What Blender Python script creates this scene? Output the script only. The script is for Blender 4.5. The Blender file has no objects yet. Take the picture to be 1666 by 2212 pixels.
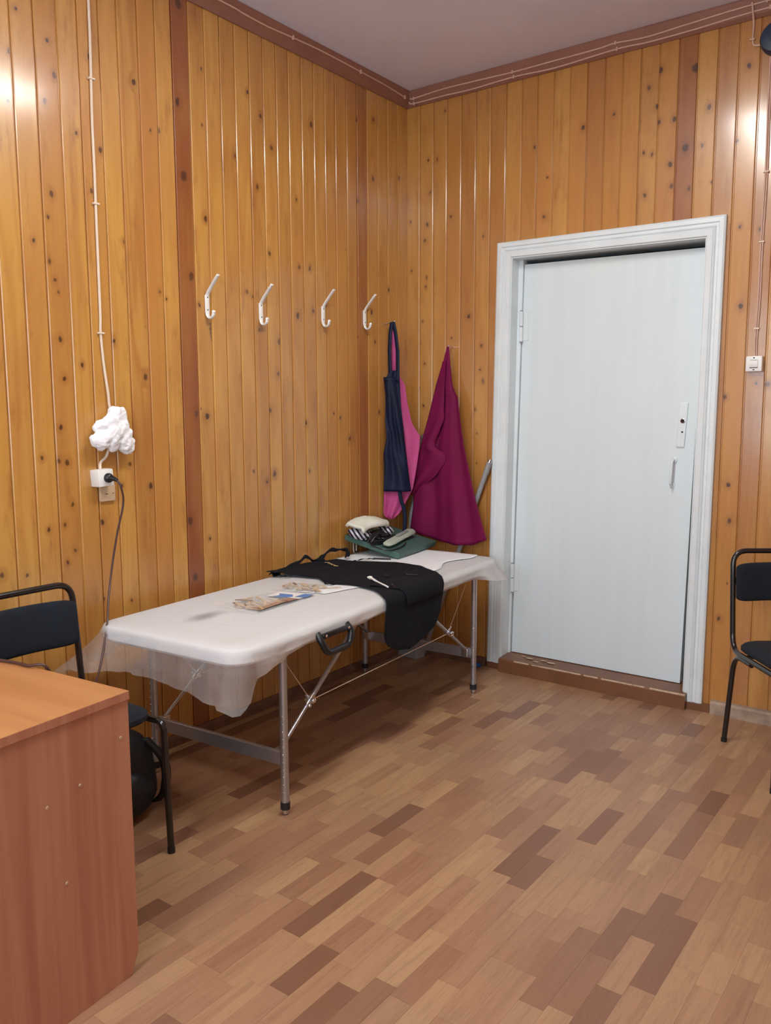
import bpy, bmesh, math, random
from mathutils import Vector, Matrix, Euler, noise as mnoise

# ------------------------------------------------------------------ camera
scene = bpy.context.scene
col = scene.collection
CAM = Vector((2.786, -3.998, 1.4464))
YAW, PITCH, ROLL, FPX = 0.635064, 0.125959, -0.0037014, 1803.7
cam_data = bpy.data.cameras.new('camera')
cam_data.sensor_fit = 'VERTICAL'
cam_data.sensor_height = 24.0
cam_data.lens = FPX / 2212.0 * 24.0
cam_data.clip_start = 0.05
cam = bpy.data.objects.new('camera', cam_data)
col.objects.link(cam)
_f = Vector((-math.sin(YAW) * math.cos(PITCH), math.cos(YAW) * math.cos(PITCH), -math.sin(PITCH)))
_r = Vector((math.cos(YAW), math.sin(YAW), 0))
_u = _r.cross(_f)
_r2 = _r * math.cos(ROLL) + _u * math.sin(ROLL)
_u2 = -_r * math.sin(ROLL) + _u * math.cos(ROLL)
cam.matrix_world = Matrix(((_r2.x, _u2.x, -_f.x, CAM.x), (_r2.y, _u2.y, -_f.y, CAM.y),
                           (_r2.z, _u2.z, -_f.z, CAM.z), (0, 0, 0, 1)))
scene.camera = cam

# ------------------------------------------------------------------ world, lights, exposure
HC = 3.153            # ceiling height
RX, RY = 4.7, -5.7    # right wall x, front wall y
vs = scene.view_settings
vs.view_transform = 'Standard'
vs.look = 'None'
vs.exposure = 1.27
vs.gamma = 1.0
vs.use_curve_mapping = False
world = bpy.data.worlds.new('overcast_sky')
scene.world = world
world.use_nodes = True
world.node_tree.nodes['Background'].inputs['Color'].default_value = (0.80, 0.90, 1.0, 1)
world.node_tree.nodes['Background'].inputs['Strength'].default_value = 1.0
LAMP_POWER = 24.0
WINDOWS = [(0.55, 2.05), (2.65, 4.15)]      # x ranges of the two windows in the wall behind the camera
WZ0, WZ1 = 0.85, 2.60
for x0, x1 in WINDOWS:
    ld = bpy.data.lights.new('window_daylight', 'AREA')
    ld.shape = 'RECTANGLE'
    ld.size = x1 - x0
    ld.size_y = WZ1 - WZ0
    ld.energy = 23.0
    ld.color = (0.74, 0.87, 1.0)
    lo = bpy.data.objects.new('window_daylight', ld)
    lo.location = ((x0 + x1) / 2, RY - 0.32, (WZ0 + WZ1) / 2)
    lo.rotation_euler = (math.radians(90), 0, 0)
    col.objects.link(lo)

# ------------------------------------------------------------------ helpers
random.seed(11)


def srgb(r, g, b):
    def f(c):
        c /= 255.0
        return c / 12.92 if c <= 0.04045 else ((c + 0.055) / 1.055) ** 2.4
    return (f(r), f(g), f(b), 1.0)


class MB:
    """collects shapes and builds them as one mesh object"""

    def __init__(self):
        self.v = []
        self.f = []

    def add(self, verts, faces):
        o = len(self.v)
        self.v += [Vector(p) for p in verts]
        self.f += [tuple(i + o for i in fc) for fc in faces]
        return self

    def box(self, c, s, rot=None, bevel=0.0):
        c = Vector(c)
        bm = bmesh.new()
        bmesh.ops.create_cube(bm, size=1.0)
        for v in bm.verts:
            v.co = Vector((v.co.x * s[0], v.co.y * s[1], v.co.z * s[2]))
        if bevel > 0:
            bmesh.ops.bevel(bm, geom=bm.edges[:], offset=bevel, segments=2, affect='EDGES', profile=0.5)
        return self._take(bm, c, rot)

    def _take(self, bm, c=Vector((0, 0, 0)), rot=None):
        m = Matrix.Identity(3)
        if rot is not None:
            m = rot if isinstance(rot, Matrix) else Euler(rot).to_matrix()
        bm.verts.index_update()
        self.add([m @ v.co + Vector(c) for v in bm.verts], [[v.index for v in f.verts] for f in bm.faces])
        bm.free()
        return self

    def ball(self, c, s, rot=None, seg=14, rings=9):
        bm = bmesh.new()
        bmesh.ops.create_uvsphere(bm, u_segments=seg, v_segments=rings, radius=1.0)
        for v in bm.verts:
            v.co = Vector((v.co.x * s[0], v.co.y * s[1], v.co.z * s[2]))
        return self._take(bm, c, rot)

    def tube(self, pts, r, n=10, caps=True):
        pts = [Vector(p) for p in pts]
        rs = r if isinstance(r, (list, tuple)) else [r] * len(pts)
        T = []
        for i in range(len(pts)):
            a = pts[max(i - 1, 0)]
            b = pts[min(i + 1, len(pts) - 1)]
            T.append((b - a).normalized())
        ref = Vector((0, 0, 1)) if abs(T[0].z) < 0.9 else Vector((1, 0, 0))
        nrm = T[0].cross(ref).normalized()
        vs_, fs = [], []
        for i, p in enumerate(pts):
            if i > 0:
                ax = T[i - 1].cross(T[i])
                if ax.length > 1e-6:
                    nrm = Matrix.Rotation(T[i - 1].angle(T[i]), 3, ax.normalized()) @ nrm
            b = T[i].cross(nrm).normalized()
            for k in range(n):
                a = 2 * math.pi * k / n
                vs_.append(p + (nrm * math.cos(a) + b * math.sin(a)) * rs[i])
        for i in range(len(pts) - 1):
            for k in range(n):
                k2 = (k + 1) % n
                fs.append((i * n + k, i * n + k2, (i + 1) * n + k2, (i + 1) * n + k))
        if caps:
            fs.append(tuple(range(n - 1, -1, -1)))
            fs.append(tuple(range((len(pts) - 1) * n, len(pts) * n)))
        return self.add(vs_, fs)

    def prism(self, poly, d0, d1, fn):
        """poly: 2D outline, extruded from d0 to d1; fn(a, b, d) -> point"""
        n = len(poly)
        v = [fn(a, b, d0) for a, b in poly] + [fn(a, b, d1) for a, b in poly]
        f = [tuple(range(n)), tuple(range(2 * n - 1, n - 1, -1))]
        f += [(i, i + n, (i + 1) % n + n, (i + 1) % n) for i in range(n)]
        return self.add(v, f)

    def lathe(self, prof, c=(0, 0, 0), n=20, rot=None):
        c = Vector(c)
        m = Matrix.Identity(3) if rot is None else Euler(rot).to_matrix()
        v, f = [], []
        for r, z in prof:
            for k in range(n):
                a = 2 * math.pi * k / n
                v.append(c + m @ Vector((r * math.cos(a), r * math.sin(a), z)))
        for i in range(len(prof) - 1):
            for k in range(n):
                k2 = (k + 1) % n
                f.append((i * n + k, i * n + k2, (i + 1) * n + k2, (i + 1) * n + k))
        f.append(tuple(range(n - 1, -1, -1)))
        f.append(tuple(range((len(prof) - 1) * n, len(prof) * n)))
        return self.add(v, f)

    def grid(self, rows, thick=0.0, nrm=None):
        """rows of points; thick > 0 makes a closed sheet offset along face normals"""
        R_, C_ = len(rows), len(rows[0])
        v = [Vector(p) for r in rows for p in r]
        f = [(i * C_ + j, i * C_ + j + 1, (i + 1) * C_ + j + 1, (i + 1) * C_ + j)
             for i in range(R_ - 1) for j in range(C_ - 1)]
        if thick <= 0:
            return self.add(v, f)
        N = [Vector((0, 0, 0)) for _ in v]
        for q in f:
            a = (v[q[1]] - v[q[0]]).cross(v[q[3]] - v[q[0]]) + (v[q[3]] - v[q[2]]).cross(v[q[1]] - v[q[2]])
            for i in q:
                N[i] += a
        w = [p - (n.normalized() if n.length > 0 else Vector((0, 0, 1))) * thick for p, n in zip(v, N)]
        m = len(v)
        fs = list(f) + [tuple(m + i for i in reversed(q)) for q in f]
        rim = [i for i in range(C_)] + [(i + 1) * C_ - 1 for i in range(1, R_)] + \
              [R_ * C_ - 1 - j for j in range(1, C_)] + [i * C_ for i in range(R_ - 2, 0, -1)]
        for k in range(len(rim)):
            a, b = rim[k], rim[(k + 1) % len(rim)]
            fs.append((b, a, a + m, b + m))
        return self.add(v + w, fs)

    def obj(self, name, mat, parent=None, smooth=False, loc=None, rot=None, base=False):
        """base=True moves the origin to the middle of the mesh's bottom"""
        vv = self.v
        off = Vector((0, 0, 0))
        if base:
            off = Vector(((min(p.x for p in vv) + max(p.x for p in vv)) / 2,
                          (min(p.y for p in vv) + max(p.y for p in vv)) / 2, min(p.z for p in vv)))
            vv = [p - off for p in vv]
        me = bpy.data.meshes.new(name)
        me.from_pydata([tuple(p) for p in vv], [], self.f)
        me.update()
        bm = bmesh.new()
        bm.from_mesh(me)
        bmesh.ops.recalc_face_normals(bm, faces=bm.faces[:])
        bm.to_mesh(me)
        bm.free()
        if smooth:
            me.polygons.foreach_set('use_smooth', [True] * len(me.polygons))
            if smooth != 'all':
                try:
                    me.set_sharp_from_angle(angle=math.radians(40))
                except Exception:
                    pass
        if mat is not None:
            me.materials.append(mat)
        o = bpy.data.objects.new(name, me)
        col.objects.link(o)
        if base:
            o.location = off
        if loc is not None:
            o.location = Vector(loc)
        if rot is not None:
            o.rotation_euler = rot
        if parent is not None:
            o.parent = parent
        return o


def tag(o, label, cat, group=None):
    o['label'] = label
    o['category'] = cat
    if group:
        o['group'] = group
    return o


def struct(o):
    o['kind'] = 'structure'
    return o


def thing(name, label, cat, loc=(0, 0, 0), rz=0.0, group=None):
    o = bpy.data.objects.new(name, None)
    o.empty_display_size = 0.1
    col.objects.link(o)
    o.location = Vector(loc)
    o.rotation_euler = (0, 0, rz)
    return tag(o, label, cat, group)


def fillet(pts, r, n=6):
    """round the corners of a polyline"""
    pts = [Vector(p) for p in pts]
    out = [pts[0]]
    for i in range(1, len(pts) - 1):
        a, b, c = pts[i - 1], pts[i], pts[i + 1]
        d1, d2 = (a - b), (c - b)
        rr = min(r, d1.length * 0.49, d2.length * 0.49)
        p, q = b + d1.normalized() * rr, b + d2.normalized() * rr
        for k in range(n + 1):
            t = k / n
            out.append(p * (1 - t) ** 2 + b * 2 * t * (1 - t) + q * t * t)
    out.append(pts[-1])
    return out


def spline(pts, n=8):
    """Catmull-Rom through the points"""
    P = [Vector(p) for p in pts]
    P = [P[0] * 2 - P[1]] + P + [P[-1] * 2 - P[-2]]
    out = []
    for i in range(1, len(P) - 2):
        for k in range(n):
            t = k / n
            a, b, c, d = P[i - 1], P[i], P[i + 1], P[i + 2]
            out.append(0.5 * ((2 * b) + (c - a) * t + (2 * a - 5 * b + 4 * c - d) * t * t +
                              (3 * b - a - 3 * c + d) * t ** 3))
    out.append(P[-2])
    return out


def interp(tab, t):
    """piecewise linear lookup in a list of (t, value) sorted by t ascending"""
    if t <= tab[0][0]:
        return tab[0][1]
    for (a, va), (b, vb) in zip(tab, tab[1:]):
        if t <= b:
            return va + (vb - va) * (t - a) / (b - a) if b > a else vb
    return tab[-1][1]


# ------------------------------------------------------------------ materials
class NT:
    def __init__(self, name):
        self.m = bpy.data.materials.new(name)
        self.m.use_nodes = True
        self.t = self.m.node_tree
        self.b = self.t.nodes['Principled BSDF']
        self.out = self.t.nodes['Material Output']

    def n(self, typ, **kw):
        x = self.t.nodes.new(typ)
        for k, v in kw.items():
            setattr(x, k, v)
        return x

    def link(self, a, b):
        self.t.links.new(a, b)

    def setin(self, sock, val):
        if isinstance(val, bpy.types.NodeSocket):
            self.link(val, sock)
        else:
            sock.default_value = val

    def math(self, op, a, b=0.0, c=0.0, clamp=False):
        x = self.n('ShaderNodeMath', operation=op)
        x.use_clamp = clamp
        self.setin(x.inputs[0], a)
        self.setin(x.inputs[1], b)
        self.setin(x.inputs[2], c)
        return x.outputs[0]

    def comb(self, x, y, z):
        c = self.n('ShaderNodeCombineXYZ')
        for s, v in zip(c.inputs, (x, y, z)):
            self.setin(s, v)
        return c.outputs[0]

    def sep(self, v):
        s = self.n('ShaderNodeSeparateXYZ')
        self.link(v, s.inputs[0])
        return s.outputs

    def mix(self, fac, a, b, blend='MIX'):
        x = self.n('ShaderNodeMix', data_type='RGBA', blend_type=blend)
        self.setin(x.inputs[0], fac)
        self.setin(x.inputs[6], a)
        self.setin(x.inputs[7], b)
        return x.outputs[2]

    def noise(self, vec, scale=1.0, detail=2.0, rough=0.5, dist=0.0):
        x = self.n('ShaderNodeTexNoise')
        if vec is not None:
            self.link(vec, x.inputs['Vector'])
        x.inputs['Scale'].default_value = scale
        x.inputs['Detail'].default_value = detail
        x.inputs['Roughness'].default_value = rough
        x.inputs['Distortion'].default_value = dist
        return x.outputs['Fac']

    def rng(self, v, a, b, c=0.0, d=1.0, smooth=True):
        x = self.n('ShaderNodeMapRange')
        x.interpolation_type = 'SMOOTHSTEP' if smooth else 'LINEAR'
        self.setin(x.inputs['Value'], v)
        for k, s in zip(('From Min', 'From Max', 'To Min', 'To Max'), (a, b, c, d)):
            x.inputs[k].default_value = s
        return x.outputs['Result']

    def bump(self, h, strength=0.2, dist=0.01):
        x = self.n('ShaderNodeBump')
        x.inputs['Strength'].default_value = strength
        x.inputs['Distance'].default_value = dist
        self.link(h, x.inputs['Height'])
        self.link(x.outputs[0], self.b.inputs['Normal'])

    def attr(self, name, typ='OBJECT'):
        x = self.n('ShaderNodeAttribute')
        x.attribute_type = typ
        x.attribute_name = name
        return x.outputs['Fac']

    def pos(self):
        return self.n('ShaderNodeNewGeometry').outputs['Position']

    def objco(self):
        return self.n('ShaderNodeTexCoord').outputs['Object']


def mat(name, color, rough=0.5, metal=0.0, spec=0.5, noise_amt=0.0, noise_scale=20.0, bump=0.0, bump_scale=200.0,
        sheen=0.0, coat=0.0):
    t = NT(name)
    b = t.b
    b.inputs['Base Color'].default_value = color
    b.inputs['Roughness'].default_value = rough
    b.inputs['Metallic'].default_value = metal
    b.inputs['Specular IOR Level'].default_value = spec
    b.inputs['Coat Weight'].default_value = coat
    b.inputs['Sheen Weight'].default_value = sheen
    if noise_amt > 0:
        f = t.noise(t.objco(), noise_scale, 4.0, 0.6)
        dark = tuple(c * (1 - noise_amt) for c in color[:3]) + (1,)
        t.link(t.mix(t.rng(f, 0.3, 0.7), dark, color), b.inputs['Base Color'])
    if bump > 0:
        t.bump(t.noise(t.objco(), bump_scale, 3.0), bump, 0.004)
    return t.m


def knot_group():
    g = bpy.data.node_groups.new('knot_mask', 'ShaderNodeTree')
    I = g.interface
    for nm, ty in (('Vector', 'NodeSocketVector'), ('cx', 'NodeSocketFloat'), ('cz', 'NodeSocketFloat'),
                   ('r', 'NodeSocketFloat'), ('core', 'NodeSocketFloat'), ('halo', 'NodeSocketFloat')):
        I.new_socket(nm, in_out='INPUT' if nm in ('Vector', 'cx', 'cz', 'r') else 'OUTPUT', socket_type=ty)
    gi = g.nodes.new('NodeGroupInput')
    go = g.nodes.new('NodeGroupOutput')
    sp = g.nodes.new('ShaderNodeSeparateXYZ')
    g.links.new(gi.outputs['Vector'], sp.inputs[0])

    def m(op, a, b=None):
        x = g.nodes.new('ShaderNodeMath')
        x.operation = op
        for s, v in zip(x.inputs, (a, b)):
            if v is None:
                continue
            if isinstance(v, bpy.types.NodeSocket):
                g.links.new(v, s)
            else:
                s.default_value = v
        return x.outputs[0]
    du = m('DIVIDE', m('SUBTRACT', sp.outputs[0], gi.outputs['cx']), gi.outputs['r'])
    dz = m('DIVIDE', m('SUBTRACT', sp.outputs[2], gi.outputs['cz']), m('MULTIPLY', gi.outputs['r'], 1.35))
    d = m('SQRT', m('ADD', m('MULTIPLY', du, du), m('MULTIPLY', dz, dz)))
    for nm, a, b, hi in (('core', 1.15, 0.55, 1.0), ('halo', 3.4, 0.9, 1.0)):
        r = g.nodes.new('ShaderNodeMapRange')
        r.interpolation_type = 'SMOOTHSTEP'
        g.links.new(d, r.inputs['Value'])
        r.inputs['From Min'].default_value = b
        r.inputs['From Max'].default_value = a
        r.inputs['To Min'].default_value = hi
        r.inputs['To Max'].default_value = 0.0
        g.links.new(r.outputs['Result'], go.inputs[nm])
    return g


KNOT = knot_group()
PINE_LIGHT, PINE_MID, PINE_DARK = srgb(206, 156, 78), srgb(178, 118, 54), srgb(128, 72, 36)


def pine(name, knots=()):
    """lacquered pine panelling; grain runs upwards, knots listed as (u, z, r)"""
    t = NT(name)
    b = t.b
    s = t.sep(t.pos())
    u = t.math('ADD', s[0], s[1])
    rnd = t.n('ShaderNodeObjectInfo').outputs['Random']
    off = t.math('MULTIPLY', rnd, 53.0)
    vec = t.comb(u, off, s[2])
    # wavy edges of knots and figure
    wob = t.noise(t.comb(t.math('MULTIPLY', u, 30.0), off, t.math('MULTIPLY', s[2], 14.0)), 1.0, 2.0)
    core, halo = None, None
    wob2 = t.noise(t.comb(t.math('MULTIPLY', u, 60.0), t.math('ADD', off, 9.0), t.math('MULTIPLY', s[2], 40.0)), 1.0, 2.0)
    kv = t.comb(t.math('ADD', u, t.math('MULTIPLY', t.math('SUBTRACT', wob, 0.5), 0.016)), 0.0,
                t.math('ADD', s[2], t.math('MULTIPLY', t.math('SUBTRACT', wob2, 0.5), 0.022)))
    for cx, cz, r in knots:
        g = t.n('ShaderNodeGroup')
        g.node_tree = KNOT
        t.link(kv, g.inputs['Vector'])
        g.inputs['cx'].default_value = cx
        g.inputs['cz'].default_value = cz
        g.inputs['r'].default_value = r
        kc = t.math('MULTIPLY', g.outputs['core'], 0.75 + 0.25 * math.sin(cx * 91.0 + cz * 57.0) ** 2)
        core = kc if core is None else t.math('MAXIMUM', core, kc)
        halo = g.outputs['halo'] if halo is None else t.math('MAXIMUM', halo, g.outputs['halo'])
    # small scattered pin knots
    vo = t.n('ShaderNodeTexVoronoi')
    vo.inputs['Scale'].default_value = 1.0
    t.link(t.comb(t.math('MULTIPLY', u, 11.0), off, t.math('MULTIPLY', s[2], 7.0)), vo.inputs['Vector'])
    pick = t.math('GREATER_THAN', t.sep(vo.outputs['Color'])[0], 0.86)
    pin = t.math('MULTIPLY', t.rng(vo.outputs['Distance'], 0.03, 0.075, 1.0, 0.0), pick)
    # figure: contour lines of a long stretched noise
    fig = t.noise(t.comb(t.math('MULTIPLY', u, 13.0), off, t.math('MULTIPLY', s[2], 0.75)), 1.0, 1.5, 0.4)
    if halo is not None:
        fig = t.math('ADD', fig, t.math('MULTIPLY', halo, 0.10))
    ring = t.math('PINGPONG', t.math('MULTIPLY', fig, 11.0), 1.0)
    ring = t.rng(ring, 0.25, 0.95)
    fib = t.noise(t.comb(t.math('MULTIPLY', u, 420.0), off, t.math('MULTIPLY', s[2], 5.0)), 1.0, 2.0)
    cloud = t.noise(t.comb(t.math('MULTIPLY', u, 9.0), off, t.math('MULTIPLY', s[2], 2.2)), 1.0, 3.0)
    tone = t.attr('tone')
    red = t.attr('red')
    c = t.mix(t.math('MULTIPLY', ring, t.math('ADD', 0.20, t.math('MULTIPLY', t.attr('figure'), 0.5))), PINE_LIGHT, PINE_MID)
    c = t.mix(t.rng(cloud, 0.35, 0.75, 0.0, 0.60), c, PINE_MID)
    smudge = t.noise(t.comb(t.math('MULTIPLY', u, 22.0), t.math('ADD', off, 4.0), t.math('MULTIPLY', s[2], 4.5)), 1.0, 4.0, 0.65)
    c = t.mix(t.rng(smudge, 0.52, 0.78, 0.0, 0.55), c, PINE_DARK)
    c = t.mix(t.math('MULTIPLY', fib, 0.26), c, PINE_DARK)
    c = t.mix(tone, c, PINE_MID)
    c = t.mix(t.math('MULTIPLY', red, t.rng(cloud, 0.2, 0.7, 0.75, 1.0)), c, srgb(124, 58, 32))
    if halo is not None:
        c = t.mix(t.math('MULTIPLY', halo, 0.30), c, srgb(118, 62, 30))
        c = t.mix(t.math('MULTIPLY', core, 0.92), c, srgb(58, 28, 20))
    c = t.mix(t.math('MULTIPLY', pin, 0.75), c, srgb(76, 38, 20))
    t.link(c, b.inputs['Base Color'])
    b.inputs['Roughness'].default_value = 0.34
    t.link(t.rng(cloud, 0.3, 0.7, 0.32, 0.42), b.inputs['Roughness'])
    b.inputs['Coat Weight'].default_value = 1.0
    b.inputs['Coat Roughness'].default_value = 0.17
    t.bump(t.math('ADD', t.math('MULTIPLY', fib, 0.35), t.math('MULTIPLY', cloud, 1.5)), 0.16, 0.004)
    return t.m


def parquet():
    t = NT('laminate_parquet')
    b = t.b
    tone = t.math('ADD', t.attr('tone'), t.attr('tone', 'GEOMETRY'))
    s = t.sep(t.pos())
    off = t.math('MULTIPLY', tone, 91.0)
    grain = t.noise(t.comb(t.math('MULTIPLY', s[0], 55.0), t.math('MULTIPLY', s[1], 3.2), off), 1.0, 4.0, 0.6, 0.6)
    fine = t.noise(t.comb(t.math('MULTIPLY', s[0], 260.0), t.math('MULTIPLY', s[1], 22.0), off), 1.0, 2.0)
    cr = t.n('ShaderNodeValToRGB')
    e = cr.color_ramp.elements
    e[0].position, e[0].color = 0.0, srgb(118, 82, 62)
    e[1].position, e[1].color = 1.0, srgb(176, 140, 104)
    for p, c in ((0.16, (132, 94, 72)), (0.30, (150, 110, 84)), (0.6, (160, 121, 92)), (0.85, (169, 132, 98))):
        x = e.new(p)
        x.color = srgb(*c)
    t.link(tone, cr.inputs[0])
    c = t.mix(t.rng(grain, 0.42, 0.72, 0.0, 0.34), cr.outputs[0], srgb(116, 78, 56))
    c = t.mix(t.math('MULTIPLY', t.rng(fine, 0.5, 0.8), 0.25), c, srgb(92, 58, 40))
    blot = t.noise(t.pos(), 2.2, 3.0)
    c = t.mix(t.rng(blot, 0.45, 0.75, 0.0, 0.20), c, srgb(130, 104, 92))
    # little dark specks of wear
    vo = t.n('ShaderNodeTexVoronoi')
    vo.inputs['Scale'].default_value = 6.0
    t.link(t.pos(), vo.inputs['Vector'])
    sp = t.math('MULTIPLY', t.rng(vo.outputs['Distance'], 0.015, 0.035, 1.0, 0.0),
                t.math('GREATER_THAN', t.sep(vo.outputs['Color'])[1], 0.7))
    c = t.mix(t.math('MULTIPLY', sp, 0.6), c, srgb(60, 38, 28))
    t.link(c, b.inputs['Base Color'])
    t.link(t.rng(blot, 0.3, 0.7, 0.33, 0.46), b.inputs['Roughness'])
    t.bump(fine, 0.06, 0.002)
    return t.m


def laminate(name, c0, c1, axis=2, scale=26.0, rough=0.38):
    """furniture board with straight printed grain along the given object axis"""
    t = NT(name)
    s = t.sep(t.objco())
    k = [scale, scale, scale]
    k[axis] = 0.9
    v = t.comb(*[t.math('MULTIPLY', s[i], k[i]) for i in range(3)])
    g = t.noise(v, 1.0, 3.0, 0.55, 0.4)
    k2 = [x * 5 for x in k]
    v2 = t.comb(*[t.math('MULTIPLY', s[i], k2[i]) for i in range(3)])
    g2 = t.noise(v2, 1.0, 2.0)
    c = t.mix(t.rng(g, 0.35, 0.68), c0, c1)
    c = t.mix(t.math('MULTIPLY', g2, 0.15), c, c1)
    t.link(c, t.b.inputs['Base Color'])
    t.b.inputs['Roughness'].default_value = rough
    return t.m


def sheet_mat(name):
    """thin see-through non-woven couch cover with a grey smear and creases"""
    t = NT(name)
    b = t.b
    oc = t.objco()
    s = t.sep(oc)
    fibre = t.noise(oc, 9.0, 2.0)
    dirt = t.noise(t.comb(t.math('MULTIPLY', s[0], 9.0), t.math('MULTIPLY', s[1], 2.0), t.math('MULTIPLY', s[2], 40.0)), 1.0, 4.0)
    du = t.math('DIVIDE', t.math('ADD', s[0], 0.073), 0.050)
    dv = t.math('DIVIDE', t.math('ADD', s[1], 0.705), 0.105)
    d = t.math('SQRT', t.math('ADD', t.math('MULTIPLY', du, du), t.math('MULTIPLY', dv, dv)))
    wob = t.noise(oc, 14.0, 2.0)
    smear = t.rng(t.math('ADD', d, t.math('MULTIPLY', t.math('SUBTRACT', wob, 0.5), 0.6)), -0.1, 1.25, 1.0, 0.0)
    c = t.mix(t.rng(dirt, 0.5, 0.8, 0.0, 0.25), srgb(228, 229, 230), srgb(192, 184, 168))
    c = t.mix(t.math('MULTIPLY', smear, 0.75), c, srgb(92, 90, 94))
    t.link(c, b.inputs['Base Color'])
    b.inputs['Roughness'].default_value = 0.55
    crease = t.noise(t.comb(t.math('MULTIPLY', s[0], 6.0), t.math('MULTIPLY', s[1], 6.0), t.math('MULTIPLY', s[2], 16.0)), 1.5, 2.0, 0.45, 0.6)
    t.bump(crease, 0.45, 0.012)
    tr = t.n('ShaderNodeBsdfTransparent')
    tr.inputs[0].default_value = (1, 1, 1, 1)
    tl = t.n('ShaderNodeBsdfTranslucent')
    tl.inputs[0].default_value = (0.85, 0.85, 0.88, 1)
    m1 = t.n('ShaderNodeMixShader')
    m1.inputs[0].default_value = 0.30
    t.link(b.outputs[0], m1.inputs[1])
    t.link(tl.outputs[0], m1.inputs[2])
    m2 = t.n('ShaderNodeMixShader')
    t.link(t.math('MULTIPLY', t.rng(fibre, 0.3, 0.7, 0.75, 0.70), t.attr('veil', 'GEOMETRY')), m2.inputs[0])
    t.link(m1.outputs[0], m2.inputs[1])
    t.link(tr.outputs[0], m2.inputs[2])
    t.link(m2.outputs[0], t.out.inputs['Surface'])
    return t.m


def clear_plastic(name, alpha=0.75, tint=(1, 1, 1, 1)):
    t = NT(name)
    t.b.inputs['Base Color'].default_value = (0.9, 0.92, 0.95, 1)
    t.b.inputs['Roughness'].default_value = 0.15
    tr = t.n('ShaderNodeBsdfTransparent')
    tr.inputs[0].default_value = tint
    m = t.n('ShaderNodeMixShader')
    m.inputs[0].default_value = alpha
    t.link(t.b.outputs[0], m.inputs[1])
    t.link(tr.outputs[0], m.inputs[2])
    t.link(m.outputs[0], t.out.inputs['Surface'])
    return t.m


def striped(name, c0, c1, scale=19.0):
    t = NT(name)
    w = t.n('ShaderNodeTexWave')
    w.wave_type = 'BANDS'
    w.bands_direction = 'DIAGONAL'
    w.inputs['Scale'].default_value = scale
    w.inputs['Distortion'].default_value = 1.6
    w.inputs['Detail'].default_value = 1.0
    w.inputs['Detail Scale'].default_value = 0.6
    t.link(t.objco(), w.inputs['Vector'])
    t.link(t.mix(t.rng(w.outputs['Fac'], 0.42, 0.58), c0, c1), t.b.inputs['Base Color'])
    t.b.inputs['Roughness'].default_value = 0.9
    return t.m


def emit(name, color, strength):
    t = NT(name)
    t.b.inputs['Base Color'].default_value = (0.9, 0.9, 0.9, 1)
    t.b.inputs['Emission Color'].default_value = color
    t.b.inputs['Emission Strength'].default_value = strength
    return t.m


def door_paint():
    t = NT('white_gloss_door_paint')
    oc = t.objco()
    s = t.sep(oc)
    br = t.noise(t.comb(t.math('MULTIPLY', s[0], 14.0), 0.0, t.math('MULTIPLY', s[2], 1.4)), 1.0, 4.0)
    c = t.mix(t.rng(br, 0.35, 0.7), srgb(216, 228, 234), srgb(212, 225, 230))
    yel = t.noise(oc, 1.6, 2.0)
    c = t.mix(t.rng(yel, 0.5, 0.8, 0.0, 0.4), c, srgb(222, 228, 222))
    t.link(c, t.b.inputs['Base Color'])
    t.b.inputs['Roughness'].default_value = 0.36
    t.bump(br, 0.10, 0.004)
    return t.m


M = {}
M['white_trim'] = mat('white_trim_paint', srgb(220, 230, 234), 0.38, noise_amt=0.06, noise_scale=6)
M['door'] = door_paint()
M['ceiling'] = mat('ceiling_whitewash', srgb(222, 222, 240), 0.9, noise_amt=0.07, noise_scale=1.8, bump=0.15, bump_scale=30)
M['cornice'] = mat('brown_cornice_paint', srgb(146, 100, 84), 0.42, noise_amt=0.12, noise_scale=5)
M['threshold'] = mat('brown_floor_paint', srgb(122, 80, 54), 0.4, noise_amt=0.2, noise_scale=9)
M['chipped'] = mat('bare_worn_wood', srgb(196, 170, 140), 0.7, noise_amt=0.3, noise_scale=30)
M['baseboard'] = mat('worn_baseboard', srgb(118, 82, 60), 0.6, noise_amt=0.4, noise_scale=14)
M['baseboard_pale'] = mat('worn_pale_baseboard', srgb(172, 150, 132), 0.7, noise_amt=0.35, noise_scale=16)
M['parquet'] = parquet()
M['subfloor'] = mat('subfloor', srgb(84, 54, 38), 0.8, noise_amt=0.2)
M['backing'] = mat('panel_backing', srgb(96, 54, 26), 0.8, noise_amt=0.2)
M['white_plastic'] = mat('white_plastic', srgb(236, 236, 234), 0.35, noise_amt=0.02)
M['beige_plastic'] = mat('beige_plastic', srgb(206, 178, 146), 0.4, noise_amt=0.08, noise_scale=40)
M['wire'] = mat('ivory_wire', srgb(226, 208, 190), 0.5, noise_amt=0.05)
M['pinkwire'] = mat('painted_over_wire', srgb(214, 178, 160), 0.5, noise_amt=0.12)
M['black_plastic'] = mat('black_plastic', srgb(24, 26, 30), 0.35, noise_amt=0.1)
M['brown_cord'] = mat('brown_cord', srgb(74, 46, 42), 0.45, noise_amt=0.1)
M['cotton'] = mat('cotton_wool', srgb(240, 242, 248), 0.95, bump=0.6, bump_scale=60, sheen=0.4)
M['alu'] = mat('brushed_aluminium', srgb(186, 188, 196), 0.36, metal=0.85, noise_amt=0.08, noise_scale=60)
M['steel'] = mat('bright_steel', srgb(210, 212, 216), 0.22, metal=1.0, noise_amt=0.05)
M['rubber'] = mat('black_rubber', srgb(28, 30, 36), 0.6, noise_amt=0.1)
M['vinyl'] = mat('cream_vinyl', srgb(236, 238, 242), 0.5, noise_amt=0.05)
M['sheet'] = sheet_mat('nonwoven_sheet')
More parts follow.
